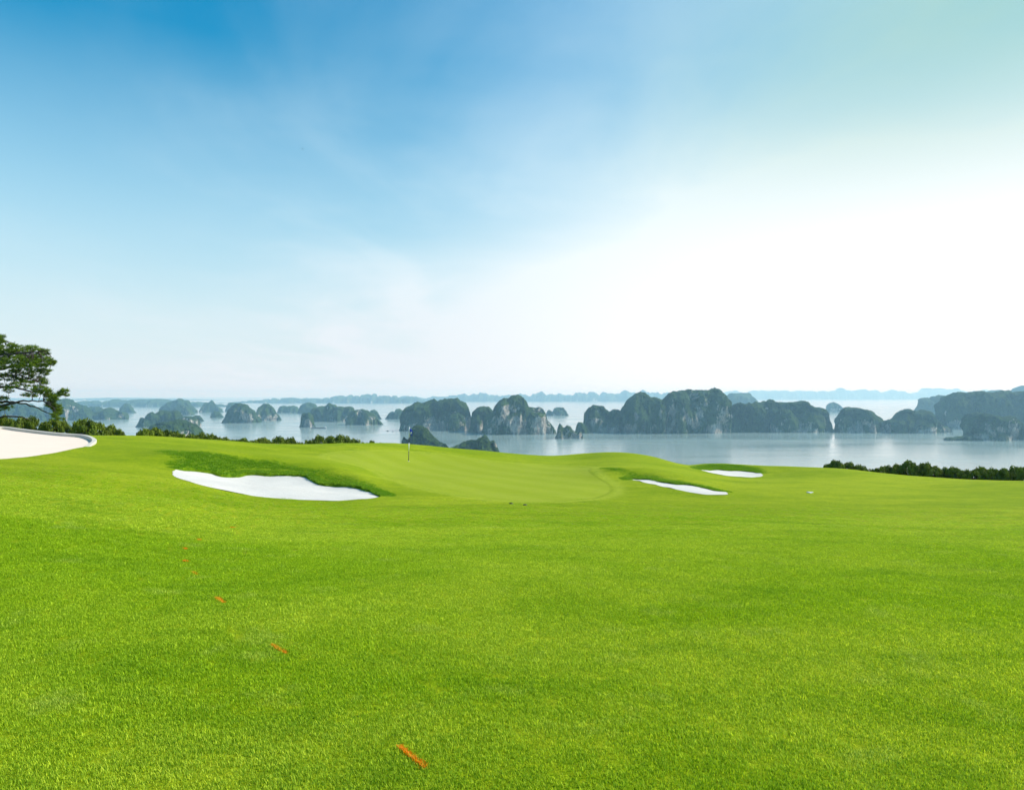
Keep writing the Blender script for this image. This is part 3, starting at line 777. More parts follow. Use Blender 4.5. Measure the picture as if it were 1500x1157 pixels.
island(K_, [([(842, 631), (843.5, 623), (846, 619.5), (850, 618), (855, 620), (860, 625), (864, 631)], {'thick': 0.9}),
            ([(854, 634), (856, 615), (858, 604), (862, 598), (870, 593), (877, 595), (882, 593.5), (888, 600), (892, 603), (898, 600.5), (904, 604), (912, 606), (920, 612), (926, 630)], {'thick': 0.9, 'push': 20}),
            ([(903, 634), (908, 612), (910, 603), (914, 594), (920, 585), (928, 579), (938, 576.7), (946, 580), (952, 585), (958, 582), (964, 584), (968, 589), (974, 606), (978, 632)], {'thick': 1.0}),
            ([(962, 635), (966, 600), (968, 588), (971, 584), (980, 578), (990, 574), (1006, 572.5), (1020, 571), (1032, 571), (1038, 573.5), (1046, 569), (1052, 572), (1058, 577), (1065, 581), (1068, 590), (1070, 610), (1073, 634)], {'thick': 0.75, 'rockw': 0.15})],
       635, 'tallest island, a massif of dark domes with a pale cliff at its right end', 149, 0.7, 0.02, knobs=[(1030, 592, 24, 50), (992, 600, 16, 40), (938, 604, 18, 45)])
island(K_, [[(1062, 634), (1065, 592), (1100, 592), (1118, 591), (1126, 587.5), (1140, 587), (1148, 589), (1164, 591), (1169, 588), (1175, 586), (1183, 591), (1191, 597), (1198, 597.5), (1204, 597), (1209, 603), (1213, 614), (1217, 624), (1220, 634)]],
       634, 'long lower wooded ridge running right from the tallest island, with one small pale scar', 163, 0.42, -0.12, knobs=[(1150, 600, 22, 40), (1186, 604, 20, 40)])
island(K_, [[(1220, 634), (1222, 622), (1225, 613), (1229, 604), (1233, 598), (1244, 596), (1256, 596), (1265, 598), (1276, 603), (1287, 613), (1293, 619), (1299, 634)]],
       634, 'smooth dome-shaped green island between the long ridge and the low double mound', 171, 0.7, -0.02, knobs=[(1240, 612, 12, 20)])
island(K_, [[(1288, 634), (1293, 621), (1297, 618), (1308, 613), (1319, 603), (1327, 600), (1337, 602), (1351, 601), (1359, 603), (1367, 611), (1377, 621), (1385, 627), (1391, 634)]],
       635, 'green double mound island sloping gently on both sides, right of the smooth dome', 177, 0.7, 0.0, knobs=[(1352, 614, 17, 25), (1318, 616, 13, 22)])
island(K_, [[(1370, 630), (1371, 613), (1377, 601), (1388, 587), (1401, 579), (1415, 576.5), (1431, 575), (1450, 575.5), (1468, 574), (1485, 575), (1500, 575), (1530, 578), (1565, 577), (1600, 588), (1640, 608), (1655, 630)]],
       630, 'huge hazy flat-topped island at the right edge of the photo', 183, 0.4, -0.1)
island(K_, [([(1384.5, 643), (1386, 640), (1391, 641), (1396, 641.4), (1404, 639), (1412, 638), (1425, 641), (1440, 645)], {'thick': 0.5, 'steep': 0.7}),
            [(1409, 645), (1410, 626), (1415, 620), (1421, 613), (1428.5, 606), (1434, 603.7), (1441, 608), (1448, 612), (1457, 614), (1468, 611), (1479, 610), (1484, 613), (1494, 621), (1503, 627), (1512, 632), (1520, 645)]],
       646, 'dark rocky island with pale vertical streaks, nearest on the right, mirrored in the water', 191, 0.6, 0.03)
island(K_, [[(1340, 610), (1342, 592), (1345, 583), (1357, 581), (1361, 584.5), (1366, 587.5), (1369, 580), (1376, 580), (1383, 580), (1392, 582), (1403, 590), (1408, 610)]],
       610, 'pale hazy twin-peaked island with a V notch, behind the green double mound', 197, 0.6, -0.1)
island('rocky_islet', [[(1208, 604), (1211, 597), (1215, 591), (1221, 588.7), (1228, 593), (1233, 598), (1235, 604)]], 604, 'small pale pyramid islet seen above the gap beside the smooth dome', 199, 0.8, -0.1, group='small rocky islets')
island(K_, [[(1058, 601), (1064, 583), (1072, 576), (1086, 576.5), (1098, 575.5), (1104, 583), (1107, 586), (1112, 595), (1116, 601)]], 601, 'hazy blue hump looking over the right shoulder of the tallest island', 211, 0.6, -0.2)
island('rocky_islet', [([(799, 609), (800.5, 603), (804, 600), (808, 603), (813, 604), (820, 609)], {'thick': 1.2}), [(807, 608), (810, 600), (813, 597), (820, 596.3), (826, 597), (830, 602), (832, 608)]],
       609, 'small hazy round islet just above the ragged twin crag islet', 223, 0.8, 0.0, group='small rocky islets')
island('rocky_islet', [[(565, 614), (568, 608), (572, 603), (575, 603), (578, 605.5), (580, 600), (586, 598.5), (590, 602), (594, 614)]], 614, 'small blue islet of two humps at the left shoulder of the island behind the flag', 227, 0.8, 0.0, group='small rocky islets')
# left half
island(K_, [[(329, 619), (331, 611), (333, 608), (336, 602), (340, 597), (350, 592), (358, 591.7), (366, 595.5), (372, 601), (375, 608), (380, 619)]], 620, 'rounded blue green island, left one of the pair of domes side by side', 233, 0.8, 0.03)
island(K_, [[(374, 615), (377, 604), (379, 598), (384, 593), (392, 591.6), (399, 595), (404, 602), (410, 609), (414, 616)]], 616, 'rounded blue green island, right one of the pair of domes side by side', 239, 0.8, 0.03)
island(K_, [[(406, 605), (409, 596), (414, 594), (420, 595.5), (430, 593.7), (436, 596), (440, 605)]], 605, 'low pale flat island in the haze right of the pair of domes', 241, 0.6, -0.2)
island(K_, [[(434, 606), (438, 598), (444, 591), (452, 588.6), (458, 590), (463, 594), (470, 606)]], 606, 'pale dome island fading behind the left end of the island above the barge', 251, 0.7, -0.2)
island(K_, [([(453, 618), (456, 605), (460, 599), (466, 596), (470, 594), (476, 594), (483, 590), (489, 593), (495, 600), (502, 618)], {'thick': 0.8}), ([(486, 618), (492, 595), (500, 596), (508, 595), (516, 597), (521, 603), (525, 618)], {'thick': 1.0})],
       618, 'wide blue island of several domes standing above the barge', 257, 0.7, 0.0)
island('rocky_islet', [[(438.5, 626), (440, 613), (442, 607), (446, 604), (453, 604), (457, 607), (460, 618), (461.5, 626)]], 626, 'short blocky rock islet at the left end of the barge', 263, 0.9, 0.08, group='small rocky islets')
island(K_, [[(506, 622.5), (508, 612), (511, 607), (514, 604), (522, 601), (526, 599.5), (530, 599), (536, 601), (544, 605), (550, 610), (556, 617), (560, 623)]], 623, 'domed island sloping down to the right, beside the wide island above the barge', 269, 0.8, 0.1)
island('rocky_islet', [[(538, 614), (543, 602), (548, 599.7), (553, 603), (556, 609), (560, 614)]], 614, 'small pale islet peeping out behind the domed island that slopes right', 271, 0.8, 0.0, group='small rocky islets')
island(K_, [([(201.5, 626), (203.5, 616), (208, 612.5), (212, 614), (214, 613), (217, 607), (222, 604), (228.5, 607.5), (232, 612), (236, 626)], {'thick': 0.9}), ([(228, 626), (233, 604), (239, 601.5), (248, 602), (257, 601), (261, 604), (265, 612), (270, 626)], {'thick': 1.0, 'push': 30}), ([(255, 625), (263, 610.5), (270, 610), (277.5, 609.5), (283, 611), (289, 617), (293, 625)], {'thick': 0.8})],
       626, 'jagged blue island of many lobes behind the nearest green dome on the left', 277, 0.7, 0.03)
island('rocky_islet', [[(278, 617), (284, 609.5), (288, 608.7), (292.5, 609), (296, 612), (300, 617)]], 617, 'low flat tail islet right of the jagged lobed island', 281, 0.6, 0.0, group='small rocky islets')
island(K_, [[(205, 648), (219, 632), (226, 626), (232, 622), (242, 619), (255, 616), (262, 615.3), (269, 616), (276.5, 620), (283, 624.5), (288, 630), (293, 638), (299, 648)]], 650, 'nearest green dome on the left with pale rock at its right side, above the hedge', 283, 0.8, 0.05, steep=0.62)
island(K_, [[(233, 605), (236.5, 601), (239, 594.5), (247, 590), (257, 586), (265, 583.7), (269, 586.5), (272, 585.3), (277.5, 590), (284, 598), (290, 605)]], 605, 'tall faint blue island rising behind the jagged lobed island', 293, 0.6, -0.15)
island(K_, [[(253, 608), (258, 597.5), (265, 593), (273, 594), (279, 600), (283, 608)]], 608, 'mid blue hump in front of the tall faint blue island', 307, 0.8, 0.0)
island(K_, [[(292, 604), (300, 590), (305, 591), (310, 586.7), (313, 589), (316, 594), (326, 600), (330, 604)]], 604, 'pale peaked island in the haze just left of the pair of domes', 311, 0.6, -0.2)
island('rocky_islet', [[(307, 612), (310, 606), (314, 602), (319, 603), (324, 607.5), (327, 612)]], 612, 'tiny pointed islet left of the pair of domes', 313, 0.8, 0.05, group='small rocky islets')
island(K_, [[(329, 603), (333, 592), (338, 590), (346, 589.5), (354, 592), (362, 603)]], 603, 'pale flat topped island peeping above the left dome of the pair', 317, 0.6, -0.2)
island(K_, [[(52, 615), (60, 606), (70, 598), (85, 590), (92, 586), (96, 584.7), (101, 586.5), (107, 589.5), (112, 593), (118, 593.5), (126, 597.5), (131, 603), (135, 615)]], 616, 'large blue peaked island with pale scars behind the tips of the pine branches', 331, 0.5, 0.06)
island(K_, [[(-60, 616), (-40, 600), (-15, 594), (0, 596), (10, 592), (25, 590), (40, 592), (52, 597), (62, 600), (72, 616)]], 617, 'long blue island seen through the lower branches of the pine', 337, 0.4, 0.0)
island(K_, [[(124, 608), (129, 600), (133, 596), (140, 595.7), (146, 597), (152, 601), (158, 608)]], 608, 'pale hump behind the long low blue island left of the hedge gap', 347, 0.7, -0.1)
island(K_, [[(127, 615), (132, 609), (137, 604.5), (144, 603.5), (151, 601.5), (158, 597), (165.5, 599), (172, 603), (180.5, 603.5), (184, 607), (187, 615)]], 615, 'long low blue island with a white cliff at its right tip', 349, 0.6, 0.06)
island(K_, [[(173, 605), (178, 598), (183, 592.5), (186, 590.7), (189, 592), (192, 597), (199, 605)]], 605, 'faint pointed cone island beyond the long low blue island', 353, 0.7, -0.1)
island('rocky_islet', [[(64, 628), (69, 620), (75, 612), (80, 610.5), (86, 611.5), (92, 617), (101, 628)]], 629, 'blue cone islet just behind the rounded bushes under the pine tips', 359, 0.8, 0.0, group='small rocky islets')
island('rocky_islet', [[(2, 624), (7, 616), (13, 612.5), (20, 614), (26, 618), (30, 624)]], 625, 'small blue islet low between the bushes at the left edge', 367, 0.8, 0.0, group='small rocky islets')
island(K_, [[(1440, 600), (1446, 574), (1452, 571.7), (1459, 572), (1463, 570), (1471, 573), (1480, 578), (1486, 600)]], 600, 'pale low crest just showing over the huge flat-topped island', 373, 0.6, -0.3)
island(K_, [[(1478, 602), (1487, 573), (1494, 567.5), (1500, 565), (1512, 563), (1530, 567), (1550, 580), (1565, 602)]], 602, 'bluish peak rising over the huge flat-topped island at the right edge', 379, 0.6, -0.3)

# far ranges, nearly lost in the haze
island('distant_hills', [[(60, 598), (105, 591), (125, 588.5), (150, 588), (175, 586.7), (200, 586.5), (225, 586), (240, 585.5), (262, 588), (290, 589), (320, 592), (350, 598)]], 596, '', 401, 0.15, -0.2, structure=True, rough=0.6)
island('distant_hills', [[(318, 596), (332, 592), (350, 589), (370, 586), (384, 587), (400, 584), (412, 585), (428, 582), (440, 585), (460, 584), (474, 585), (486, 581.6), (500, 580), (512, 580.6), (530, 579.6), (542, 579), (560, 580.6), (580, 580), (600, 582), (612, 583), (630, 590), (640, 596)]], 590.5, '', 409, 0.12, -0.2, structure=True, rough=0.6)
island('distant_hills', [[(560, 593), (586, 582), (608, 580), (618, 583), (640, 581), (660, 579.5), (680, 578.4), (700, 577), (720, 577.6), (745, 578.5), (770, 578.4), (780, 576.4), (790, 575), (800, 576.5), (810, 577), (826, 579), (834, 577.5), (845, 577), (856, 575.5), (868, 576.5), (880, 577), (908, 574.5), (936, 573.6), (980, 574), (1000, 592)]], 588, '', 419, 0.10, -0.2, structure=True, rough=0.6)
island('distant_hills', [[(960, 588), (1000, 577), (1040, 576), (1100, 574.5), (1140, 572.5), (1167, 573.5), (1207, 574.5), (1215, 571), (1231, 570), (1244, 575), (1260, 572), (1276, 574), (1303, 572.6), (1319, 574), (1332, 578), (1345, 572.6), (1369, 569), (1393, 571), (1412, 575), (1440, 574), (1500, 576), (1600, 574), (1700, 588)]], 585, '', 421, 0.08, -0.2, structure=True, rough=0.6)
island('distant_hills', [[(-500, 590), (-400, 583), (-300, 586), (-200, 582), (-80, 586), (40, 583.5), (100, 585), (160, 583), (260, 584.5), (330, 586), (400, 590)]], 586.5, '', 431, 0.08, -0.2, structure=True, rough=0.6)

# ------------------------------------------------------------------ shrubs along the edge
def crown_mesh(name, seed, n=2600, clumps=34, leaf=0.055, mat='shrub'):
    """unit crown: x,y in -1..1, z 0..1 with leaf faces in clumps"""
    rg = np.random.default_rng(seed)
    cs = []
    for i in range(clumps):
        a = rg.random() * 6.283; zz = rg.random() ** 0.7
        rr = math.sqrt(max(0, 1 - zz ** 3.2)) * (0.30 + 0.70 * rg.random() ** 0.45) * 0.9
        cs.append((rr * math.cos(a), rr * math.sin(a), zz * 0.88 + 0.02, rg.uniform(0.13, 0.27)))
    cs = np.array(cs)
    k = rg.integers(0, clumps, n); dirs = rg.normal(size=(n, 3)); dirs /= np.linalg.norm(dirs, axis=1)[:, None]
    dirs[:, 2] = np.where(dirs[:, 2] < -0.3, -dirs[:, 2], dirs[:, 2])
    C = cs[k, :3] + dirs * (cs[k, 3] * rg.uniform(0.55, 1.05, n))[:, None] * np.array([1, 1, 0.75])
    C[:, 2] *= 0.97 / np.percentile(C[:, 2], 99.3); C[:, :2] /= np.percentile(np.abs(C[:, :2]), 99)
    nrm = dirs + rg.normal(size=(n, 3)) * 0.55; nrm /= np.linalg.norm(nrm, axis=1)[:, None]
    t = np.cross(nrm, rg.normal(size=(n, 3))); t /= np.linalg.norm(t, axis=1)[:, None]; b = np.cross(nrm, t)
    s = (leaf * rg.uniform(0.6, 1.3, n))[:, None]
    V = np.stack([C - t * s, C - b * s * 0.6, C + t * s * 1.2, C + b * s * 0.6], 1).reshape(-1, 3)
    F = np.arange(n * 4).reshape(-1, 4)
    sh = np.repeat(np.clip(0.10 + 0.9 * (0.35 * rg.random(n) + 0.65 * rg.random(clumps)[k] ** 1.5), 0, 1), 4)  # brightness per clump puts lit patches into the leaf colour
    return mesh_np(name, V, F, M[mat], smooth=False, attrs={'shade': sh})
CROWNS = [crown_mesh('crown', s, 4200, 40, 0.05) for s in (1, 2, 3, 4, 5)]
def trunk_mesh(name, seed):
    t = Tubes(); rg = random.Random(seed)
    t.tube([(0, 0, -0.3), (0.04, 0.02, 0.25), (0.01, 0.05, 0.6), (0.05, 0, 0.95)], [0.07, 0.06, 0.045, 0.02], 7)
    for i in range(5):
        a = rg.random() * 6.28; z = rg.uniform(0.35, 0.75)
        t.tube([(0.03, 0.02, z), (0.25 * math.cos(a), 0.25 * math.sin(a), z + 0.12), (0.55 * math.cos(a), 0.55 * math.sin(a), z + 0.22)], [0.03, 0.02, 0.008], 5)
    me = bpy.data.meshes.new(name); me.from_pydata(t.V, [], t.F); me.materials.append(M['bark']); return me
TRUNKS = [trunk_mesh('trunk', s) for s in (1, 2)]

ORD = ['first', 'second', 'third', 'fourth', 'fifth', 'sixth', 'seventh', 'eighth', 'ninth', 'tenth', 'eleventh', 'twelfth', 'thirteenth', 'fourteenth', 'fifteenth', 'sixteenth', 'seventeenth', 'eighteenth', 'nineteenth', 'twentieth', 'twenty-first', 'twenty-second', 'twenty-third', 'twenty-fourth', 'twenty-fifth', 'twenty-sixth', 'twenty-seventh', 'twenty-eighth']
def shrub_row(spec, extra, where, group, lift=2.0, wide=1.55):
    rg = random.Random(len(spec))
    for i, (u, v, hw) in enumerate(spec):
        Y = float(edge_y((u - 750) / FX)) + extra + rg.uniform(-0.6, 1.2)
        x = (u - 750) / FX * Y; top = CAMZ - (v - lift - HV) / FX * Y; g = gz(x, Y)
        R = hw * Y / FX * wide
        Hc = max(top - g - 0.05, 0.8)            # the crown starts just above the ground
        Hc = min(Hc, 3.2 * R + 2.0)
        e = empty('shrub', (x, Y, g))
        adj = 0
        size = 'wide' if hw >= 17 else ('small' if hw <= 8 else 'rounded')
        tag(e, '%s bush, %s from the left %s' % (size, ORD[i], where), 'bush', group)
        c = link('crown', CROWNS[rg.randrange(5)], e); c.scale = (R, R * 0.9, Hc); c.rotation_euler[2] = rg.random() * 6.28; c.location = (0, 0, top - g - Hc)
        t = link('trunk', TRUNKS[i % 2], e); s = (top - g) * 0.9; t.scale = (min(R, 1.4) * .8, min(R, 1.4) * .8, s)
shrub_row([(-42, 607, 18), (-18, 610, 15)], 5.5, 'hidden behind the pine trunk at the edge', 'bushes behind the path')
shrub_row([(2, 611.5, 10), (17, 615, 8), (34, 613, 12), (48, 613, 11), (64, 620, 9), (78, 616, 13), (90, 618, 9), (113, 620, 11), (127, 616, 17), (142, 621, 12), (161, 625, 13), (176, 631, 6)], 5.5,
          'in the row behind the pinkish path and pine', 'bushes behind the path')
shrub_row([(212, 632, 10), (226, 631, 10), (240, 633, 11), (254, 637, 11), (268, 640, 9), (282, 640, 10), (297, 638, 9), (312, 640, 9), (327, 645, 10), (341, 648, 8), (355, 646, 10), (369, 650, 7), (382, 645.5, 11), (397, 651, 7), (408, 644, 10), (425, 645.5, 9), (439, 652, 5), (451, 649, 8), (468, 641.5, 8), (484, 643, 10), (499, 641.5, 13), (516, 647, 11), (530, 652, 5), (543, 650, 8), (557, 652.5, 5)], 5,
          'in the hedge line behind the large left bunker', 'bushes behind the left bunker', 4.0, 1.9)
shrub_row([(1213, 681, 8), (1226, 676.5, 11), (1243, 679, 11), (1260, 683, 11), (1277, 689, 7), (1290, 685.5, 9), (1302, 684, 9), (1316, 682, 10), (1332, 677, 12), (1345, 690, 6), (1353, 680, 12), (1368, 685, 11), (1375, 692, 6), (1386, 687, 9), (1399, 686, 11), (1406, 692, 8), (1418, 690, 8), (1427, 692, 8), (1437, 685.5, 12), (1449, 692, 8), (1457, 688, 11), (1471, 688, 10), (1487, 685, 12), (1504, 686, 12), (1525, 687, 12), (1548, 688, 12)], 5,
          'in the hedge line beyond the fairway on the right', 'bushes beyond the fairway on the right')
for i, (u, v) in enumerate([(569, 655), (577, 655.2), (584, 654.6)]):
    Y = 60.5; x = (u - 750) / FX * Y; g = gz(x, Y); top = CAMZ - (v - HV - .2) / FX * Y
    e = empty('shrub', (x, Y, g)); tag(e, '%s of the three tiny leaf tips just left of the flagstick on the skyline' % ('leftmost', 'middle', 'rightmost')[i], 'bush', 'tiny bush tips beside the flagstick')
    c = link('crown', CROWNS[i], e); c.scale = (0.28, 0.28, 0.9); c.location = (0, 0, top - g - 0.9)
    t = link('trunk', TRUNKS[0], e); t.scale = (0.5, 0.5, top - g - 0.3)

# ------------------------------------------------------------------ pine tree at the left edge
def build_pine():
    YT = 47.0
    def W(u, v, dy=0.0): y = YT + dy; return Vector(((u - 750) / FX * y, y, CAMZ - (v - HV) / FX * y))
    bx = W(-34, 640); g = gz(bx.x, bx.y); root = empty('pine_tree', (bx.x, bx.y, g))
    tag(root, 'tall spreading pine at the left edge reaching its branches over the path', 'tree')
    o0 = Vector((bx.x, bx.y, g)); t = Tubes(); rg = random.Random(4)
    def rel(p): return tuple(p - o0)
    tr = [W(-34, 650), W(-30, 610), W(-24, 575), W(-20, 545), W(-26, 515), W(-22, 488)]; tr[0].z = g - 0.3
    t.tube([rel(p) for p in tr], [0.26, 0.22, 0.18, 0.14, 0.09, 0.03], 9)
    trunk = t.build('trunk', M['bark'], root)
    b = Tubes(); tips = []
    limbs = [ # main limbs, photo px (u,v,depth offset)
        [(-28, 600, 0), (5, 594, -.4), (35, 587, -.6), (62, 588, -.7), (82, 598, -.8)],
        [(-26, 590, 0), (10, 588, .3), (30, 590, .4), (55, 598, .6), (80, 608, .5)],
        [(-29, 612, 0), (0, 611, .5), (30, 610, .7), (46, 615, .9)],
        [(-24, 572, 0), (10, 566, .4), (40, 572, .8), (70, 577, .7), (92, 578, .7)],
        [(-20, 560, 0), (5, 548, -.5), (28, 550, -.9), (55, 558, -1.0)],
        [(-20, 548, 0), (5, 540, .5), (30, 532, .8), (55, 530, .9), (76, 532, 1.0)],
        [(-24, 525, 0), (0, 520, -.5), (30, 518, -.8), (55, 516, -.9), (68, 513, -.9)],
        [(-24, 505, 0), (-5, 503, .2), (8, 499, .3)],
        [(-26, 560, 0), (-50, 550, .5), (-80, 545, .8)], [(-26, 590, 0), (-60, 585, -.5), (-95, 580, -.8)],
        [(-25, 520, 0), (-45, 510, .3), (-70, 510, .6)], [(-24, 545, 0), (-22, 540, -1.5), (-10, 538, -3.0)], [(-24, 560, 0), (-18, 555, 1.8), (-4, 550, 3.2)]]
    pts_all = []
    for lb in limbs:
        P = [W(*p) for p in lb]; Q = []
        for i in range(len(P) - 1):
            for j in range(4):
                q = P[i].lerp(P[i + 1], j / 4); q += Vector((rg.uniform(-.05, .05), rg.uniform(-.1, .1), rg.uniform(-.05, .05))); Q.append(q)
        Q.append(P[-1]); n = len(Q)
        b.tube([rel(q) for q in Q], [0.085 * (1 - i / n) + 0.015 for i in range(n)], 6); pts_all += Q[2:]
    pads = [(8, 512, 20, 9, 70), (40, 516, 22, 10, 80), (66, 516, 8, 5, 22), (76, 532, 6, 4, 14), (25, 530, 32, 10, 120), (60, 530, 16, 9, 60), (66, 545, 8, 6, 20),
            (40, 542, 26, 8, 70), (12, 552, 16, 7, 26), (48, 556, 20, 6, 42), (65, 559, 8, 4, 12), (30, 565, 26, 6, 30), (58, 570, 12, 5, 22), (45, 579, 14, 3, 12),
            (68, 576, 9, 6, 26), (78, 583, 10, 6, 34), (93, 574, 7, 3.5, 14), (98, 578, 4, 3, 6), (88, 577, 5, 3, 8), (82, 597, 8, 5, 26), (74, 592, 8, 5, 16), (86, 604, 7, 4, 16), (80, 609, 5, 4, 9), (94, 615, 3, 2, 2), (84, 614, 4, 3, 5),
            (2, 498, 7, 6, 16), (-22, 498, 24, 16, 110), (-55, 512, 26, 14, 110), (-85, 545, 26, 12, 90), (-40, 535, 26, 14, 90), (-90, 578, 26, 8, 60), (-5, 530, 16, 14, 60), (-50, 565, 22, 8, 40),
            (5, 585, 10, 4, 10), (12, 598, 12, 3, 9), (-5, 596, 12, 7, 30), (13, 571, 10, 5, 9), (-8, 565, 12, 5, 14)]
    tufts = []
    for (u, v, ru, rv, n) in pads:
        c0 = rg.uniform(-0.9, 0.9)
        for _ in range(int(n * 1.45)):
            while True:
                a, c_ = rg.uniform(-1, 1), rg.uniform(-1, 1)
                if a * a + c_ * c_ < 1: break
            tufts.append(W(u + a * ru, v + c_ * rv, c0 * 0.6 + rg.uniform(-1.0, 1.0) * ru * YT / FX * 0.8))
    # twigs: every third tuft is tied to the nearest limb point
    for i, q in enumerate(tufts):
        if i % 5: continue
        p = min(pts_all, key=lambda s: (s - q).length)
        if 0.15 < (p - q).length < 2.2:
            m_ = p.lerp(q, 0.55) + Vector((rg.uniform(-.08, .08), rg.uniform(-.08, .08), rg.uniform(-.1, .02)))
            b.tube([rel(p), rel(m_), rel(q)], [0.022, 0.014, 0.007], 4, False)
    b.build('branches', M['bark'], root)
    # needles
    rn = np.random.default_rng(9); V = []; nd = 26; shs = []
    C = np.array([rel(q) for q in tufts]); n = len(C)
    d = rn.normal(size=(n, nd, 3)); d[..., 2] = np.abs(d[..., 2]) * 0.9 - 0.15; d /= np.linalg.norm(d, axis=2)[..., None]
    ln = rn.uniform(0.11, 0.23, (n, nd, 1)) * rn.uniform(0.8, 1.2, (n, 1, 1))
    sd = np.cross(d, rn.normal(size=d.shape)); sd /= np.linalg.norm(sd, axis=2)[..., None]
    w = 0.020
    c = C[:, None, :] + rn.normal(size=d.shape) * 0.02
    V = np.stack([c - sd * w * .6, c + sd * w * .6, c + d * ln + sd * w * .35, c + d * ln - sd * w * .35], 2).reshape(-1, 3)
    sh = np.repeat(np.clip(rn.random((n, 1)) * 0.8 + rn.random((n, nd)) * 0.3, 0, 1).ravel(), 4)
    me = mesh_np('crown', V, np.arange(len(V)).reshape(-1, 4), M['needle'], smooth=False, attrs={'shade': sh})
    link('crown', me, root)
build_pine()

# ------------------------------------------------------------------ flagstick
def build_flag():
    x, y = hit(598.5, 676, 30, 60); g = gz(x, y)
    root = empty('flagstick', (x, y, g)); tag(root, 'white and dark banded flagstick with a limp blue flag on the putting green', 'flagstick')
    H = 50 * y / FX; lean = 0.012
    segs = [(-0.12, 0.30, 'black'), (0.30, 0.54, 'white'), (0.54, 0.70, 'black'), (0.70, 1.0, 'white')]
    for a, b_, c in segs:
        t = Tubes(); a0, b0 = a * H, b_ * H
        t.tube([(lean * a0 * 2, 0, a0), (lean * b0 * 2, 0, b0 - 0.001)], 0.021, 10); t.build('pole_section', M[c], root)
    t = Tubes(); t.tube([(lean * H * 2, 0, H - .02), (lean * H * 2, 0, H + 0.02)], 0.026, 10); t.build('finial', M['white'], root)
    # limp flag: vertical folds
    n, m = 22, 16; V = []; F = []
    for i in range(n):
        s = i / (n - 1)
        for j in range(m):
            q = j / (m - 1)
            wd = 0.15 + 0.05 * math.sin(3 * q) + 0.03 * math.sin(7 * q)
            px_ = lean * H * 2 + s * wd * (0.9 + 0.2 * q)
            py = 0.035 * math.sin(s * 9 + q * 2.5) * (0.2 + s)
            pz = H - 0.03 - q * (0.34 + 0.10 * s) - s * 0.13
            V.append((px_, py, pz))
    for i in range(n - 1):
        for j in range(m - 1): F.append((i * m + j, i * m + j + 1, (i + 1) * m + j + 1, (i + 1) * m + j))
    me = bpy.data.meshes.new('flag'); me.from_pydata(V, [], F); me.materials.append(M['blue'])
    for p in me.polygons: p.use_smooth = True
    fl = link('flag', me, root); so = fl.modifiers.new('thick', 'SOLIDIFY'); so.thickness = 0.004
    # white emblem: an oval patch lying on the cloth
    e = []; ef = []
    for j in range(18):
        a = 6.283 * j / 18; xx = lean * H * 2 + 0.115 + 0.045 * math.cos(a) ; zz = H - 0.36 + 0.075 * math.sin(a) + 0.03 * math.cos(a)
        e.append((xx, -0.052, zz))
    e2 = [(a, b_ + 0.006, c) for a, b_, c in e]
    ef = [tuple(range(18)), tuple(range(35, 17, -1))] + [(i, (i + 1) % 18, 18 + (i + 1) % 18, 18 + i) for i in range(18)]
    me = bpy.data.meshes.new('emblem'); me.from_pydata(e + e2, [], ef); me.materials.append(M['white']); link('emblem', me, fl)
    # rim of the hole
    t = Tubes(); k = 20
    t.prism([(0.056 * math.cos(6.2832 * j / k), 0.056 * math.sin(6.2832 * j / k)) for j in range(k)], -0.02, 0.012, 0.95); t.build('cup', M['white'], root)
build_flag()

# ------------------------------------------------------------------ small things on the grass
def lid(u, v, label):
    x, y = hit(u, v, 5, 60); g = gz(x, y)
    r = empty('irrigation_cover', (x, y, g)); tag(r, label, 'cover', 'dark irrigation covers in front of the green')
    a, b_ = 2.9 * y / FX, 0.052
    k = 28; ol = [(a * math.cos(6.2832 * j / k), a * 0.8 * math.sin(6.2832 * j / k)) for j in range(k)]
    t = Tubes(); t.prism(ol, -0.06, 0.018, 0.97); t.build('rim', M['iron'], r)
    t = Tubes(); t.prism([(p * 0.86, q * 0.86) for p, q in ol], 0.018, 0.028, 0.96); t.box((0, 0, 0.030), (a * 0.3, 0.012, 0.006)); t.build('lid', M['iron'], r)
lid(748.5, 738.7, 'dark oval cover in the turf before the green, left one of the two')
lid(769, 740.7, 'dark oval cover in the turf before the green, right one of the two')
def marker():
    x, y = hit(1185, 721.5, 20, 60); g = gz(x, y); s = y / FX
    r = empty('yardage_stone', (x, y, g)); tag(r, 'small flat white stone set in the grass right of the bunkers', 'stone')
    k = 20; t = Tubes(); t.prism([(2.9 * s * math.cos(6.2832 * j / k), 0.16 * math.sin(6.2832 * j / k)) for j in range(k)], -0.05, 0.030, 0.93); t.build('slab', M['stone'], r)
    t = Tubes(); t.tube([(4.4 * s, 0, -0.02), (4.4 * s, 0, 0.03), (4.4 * s, 0, 0.038)], [0.05, 0.05, 0.035], 14); t.build('sprinkler_head', M['white'], r)
marker()
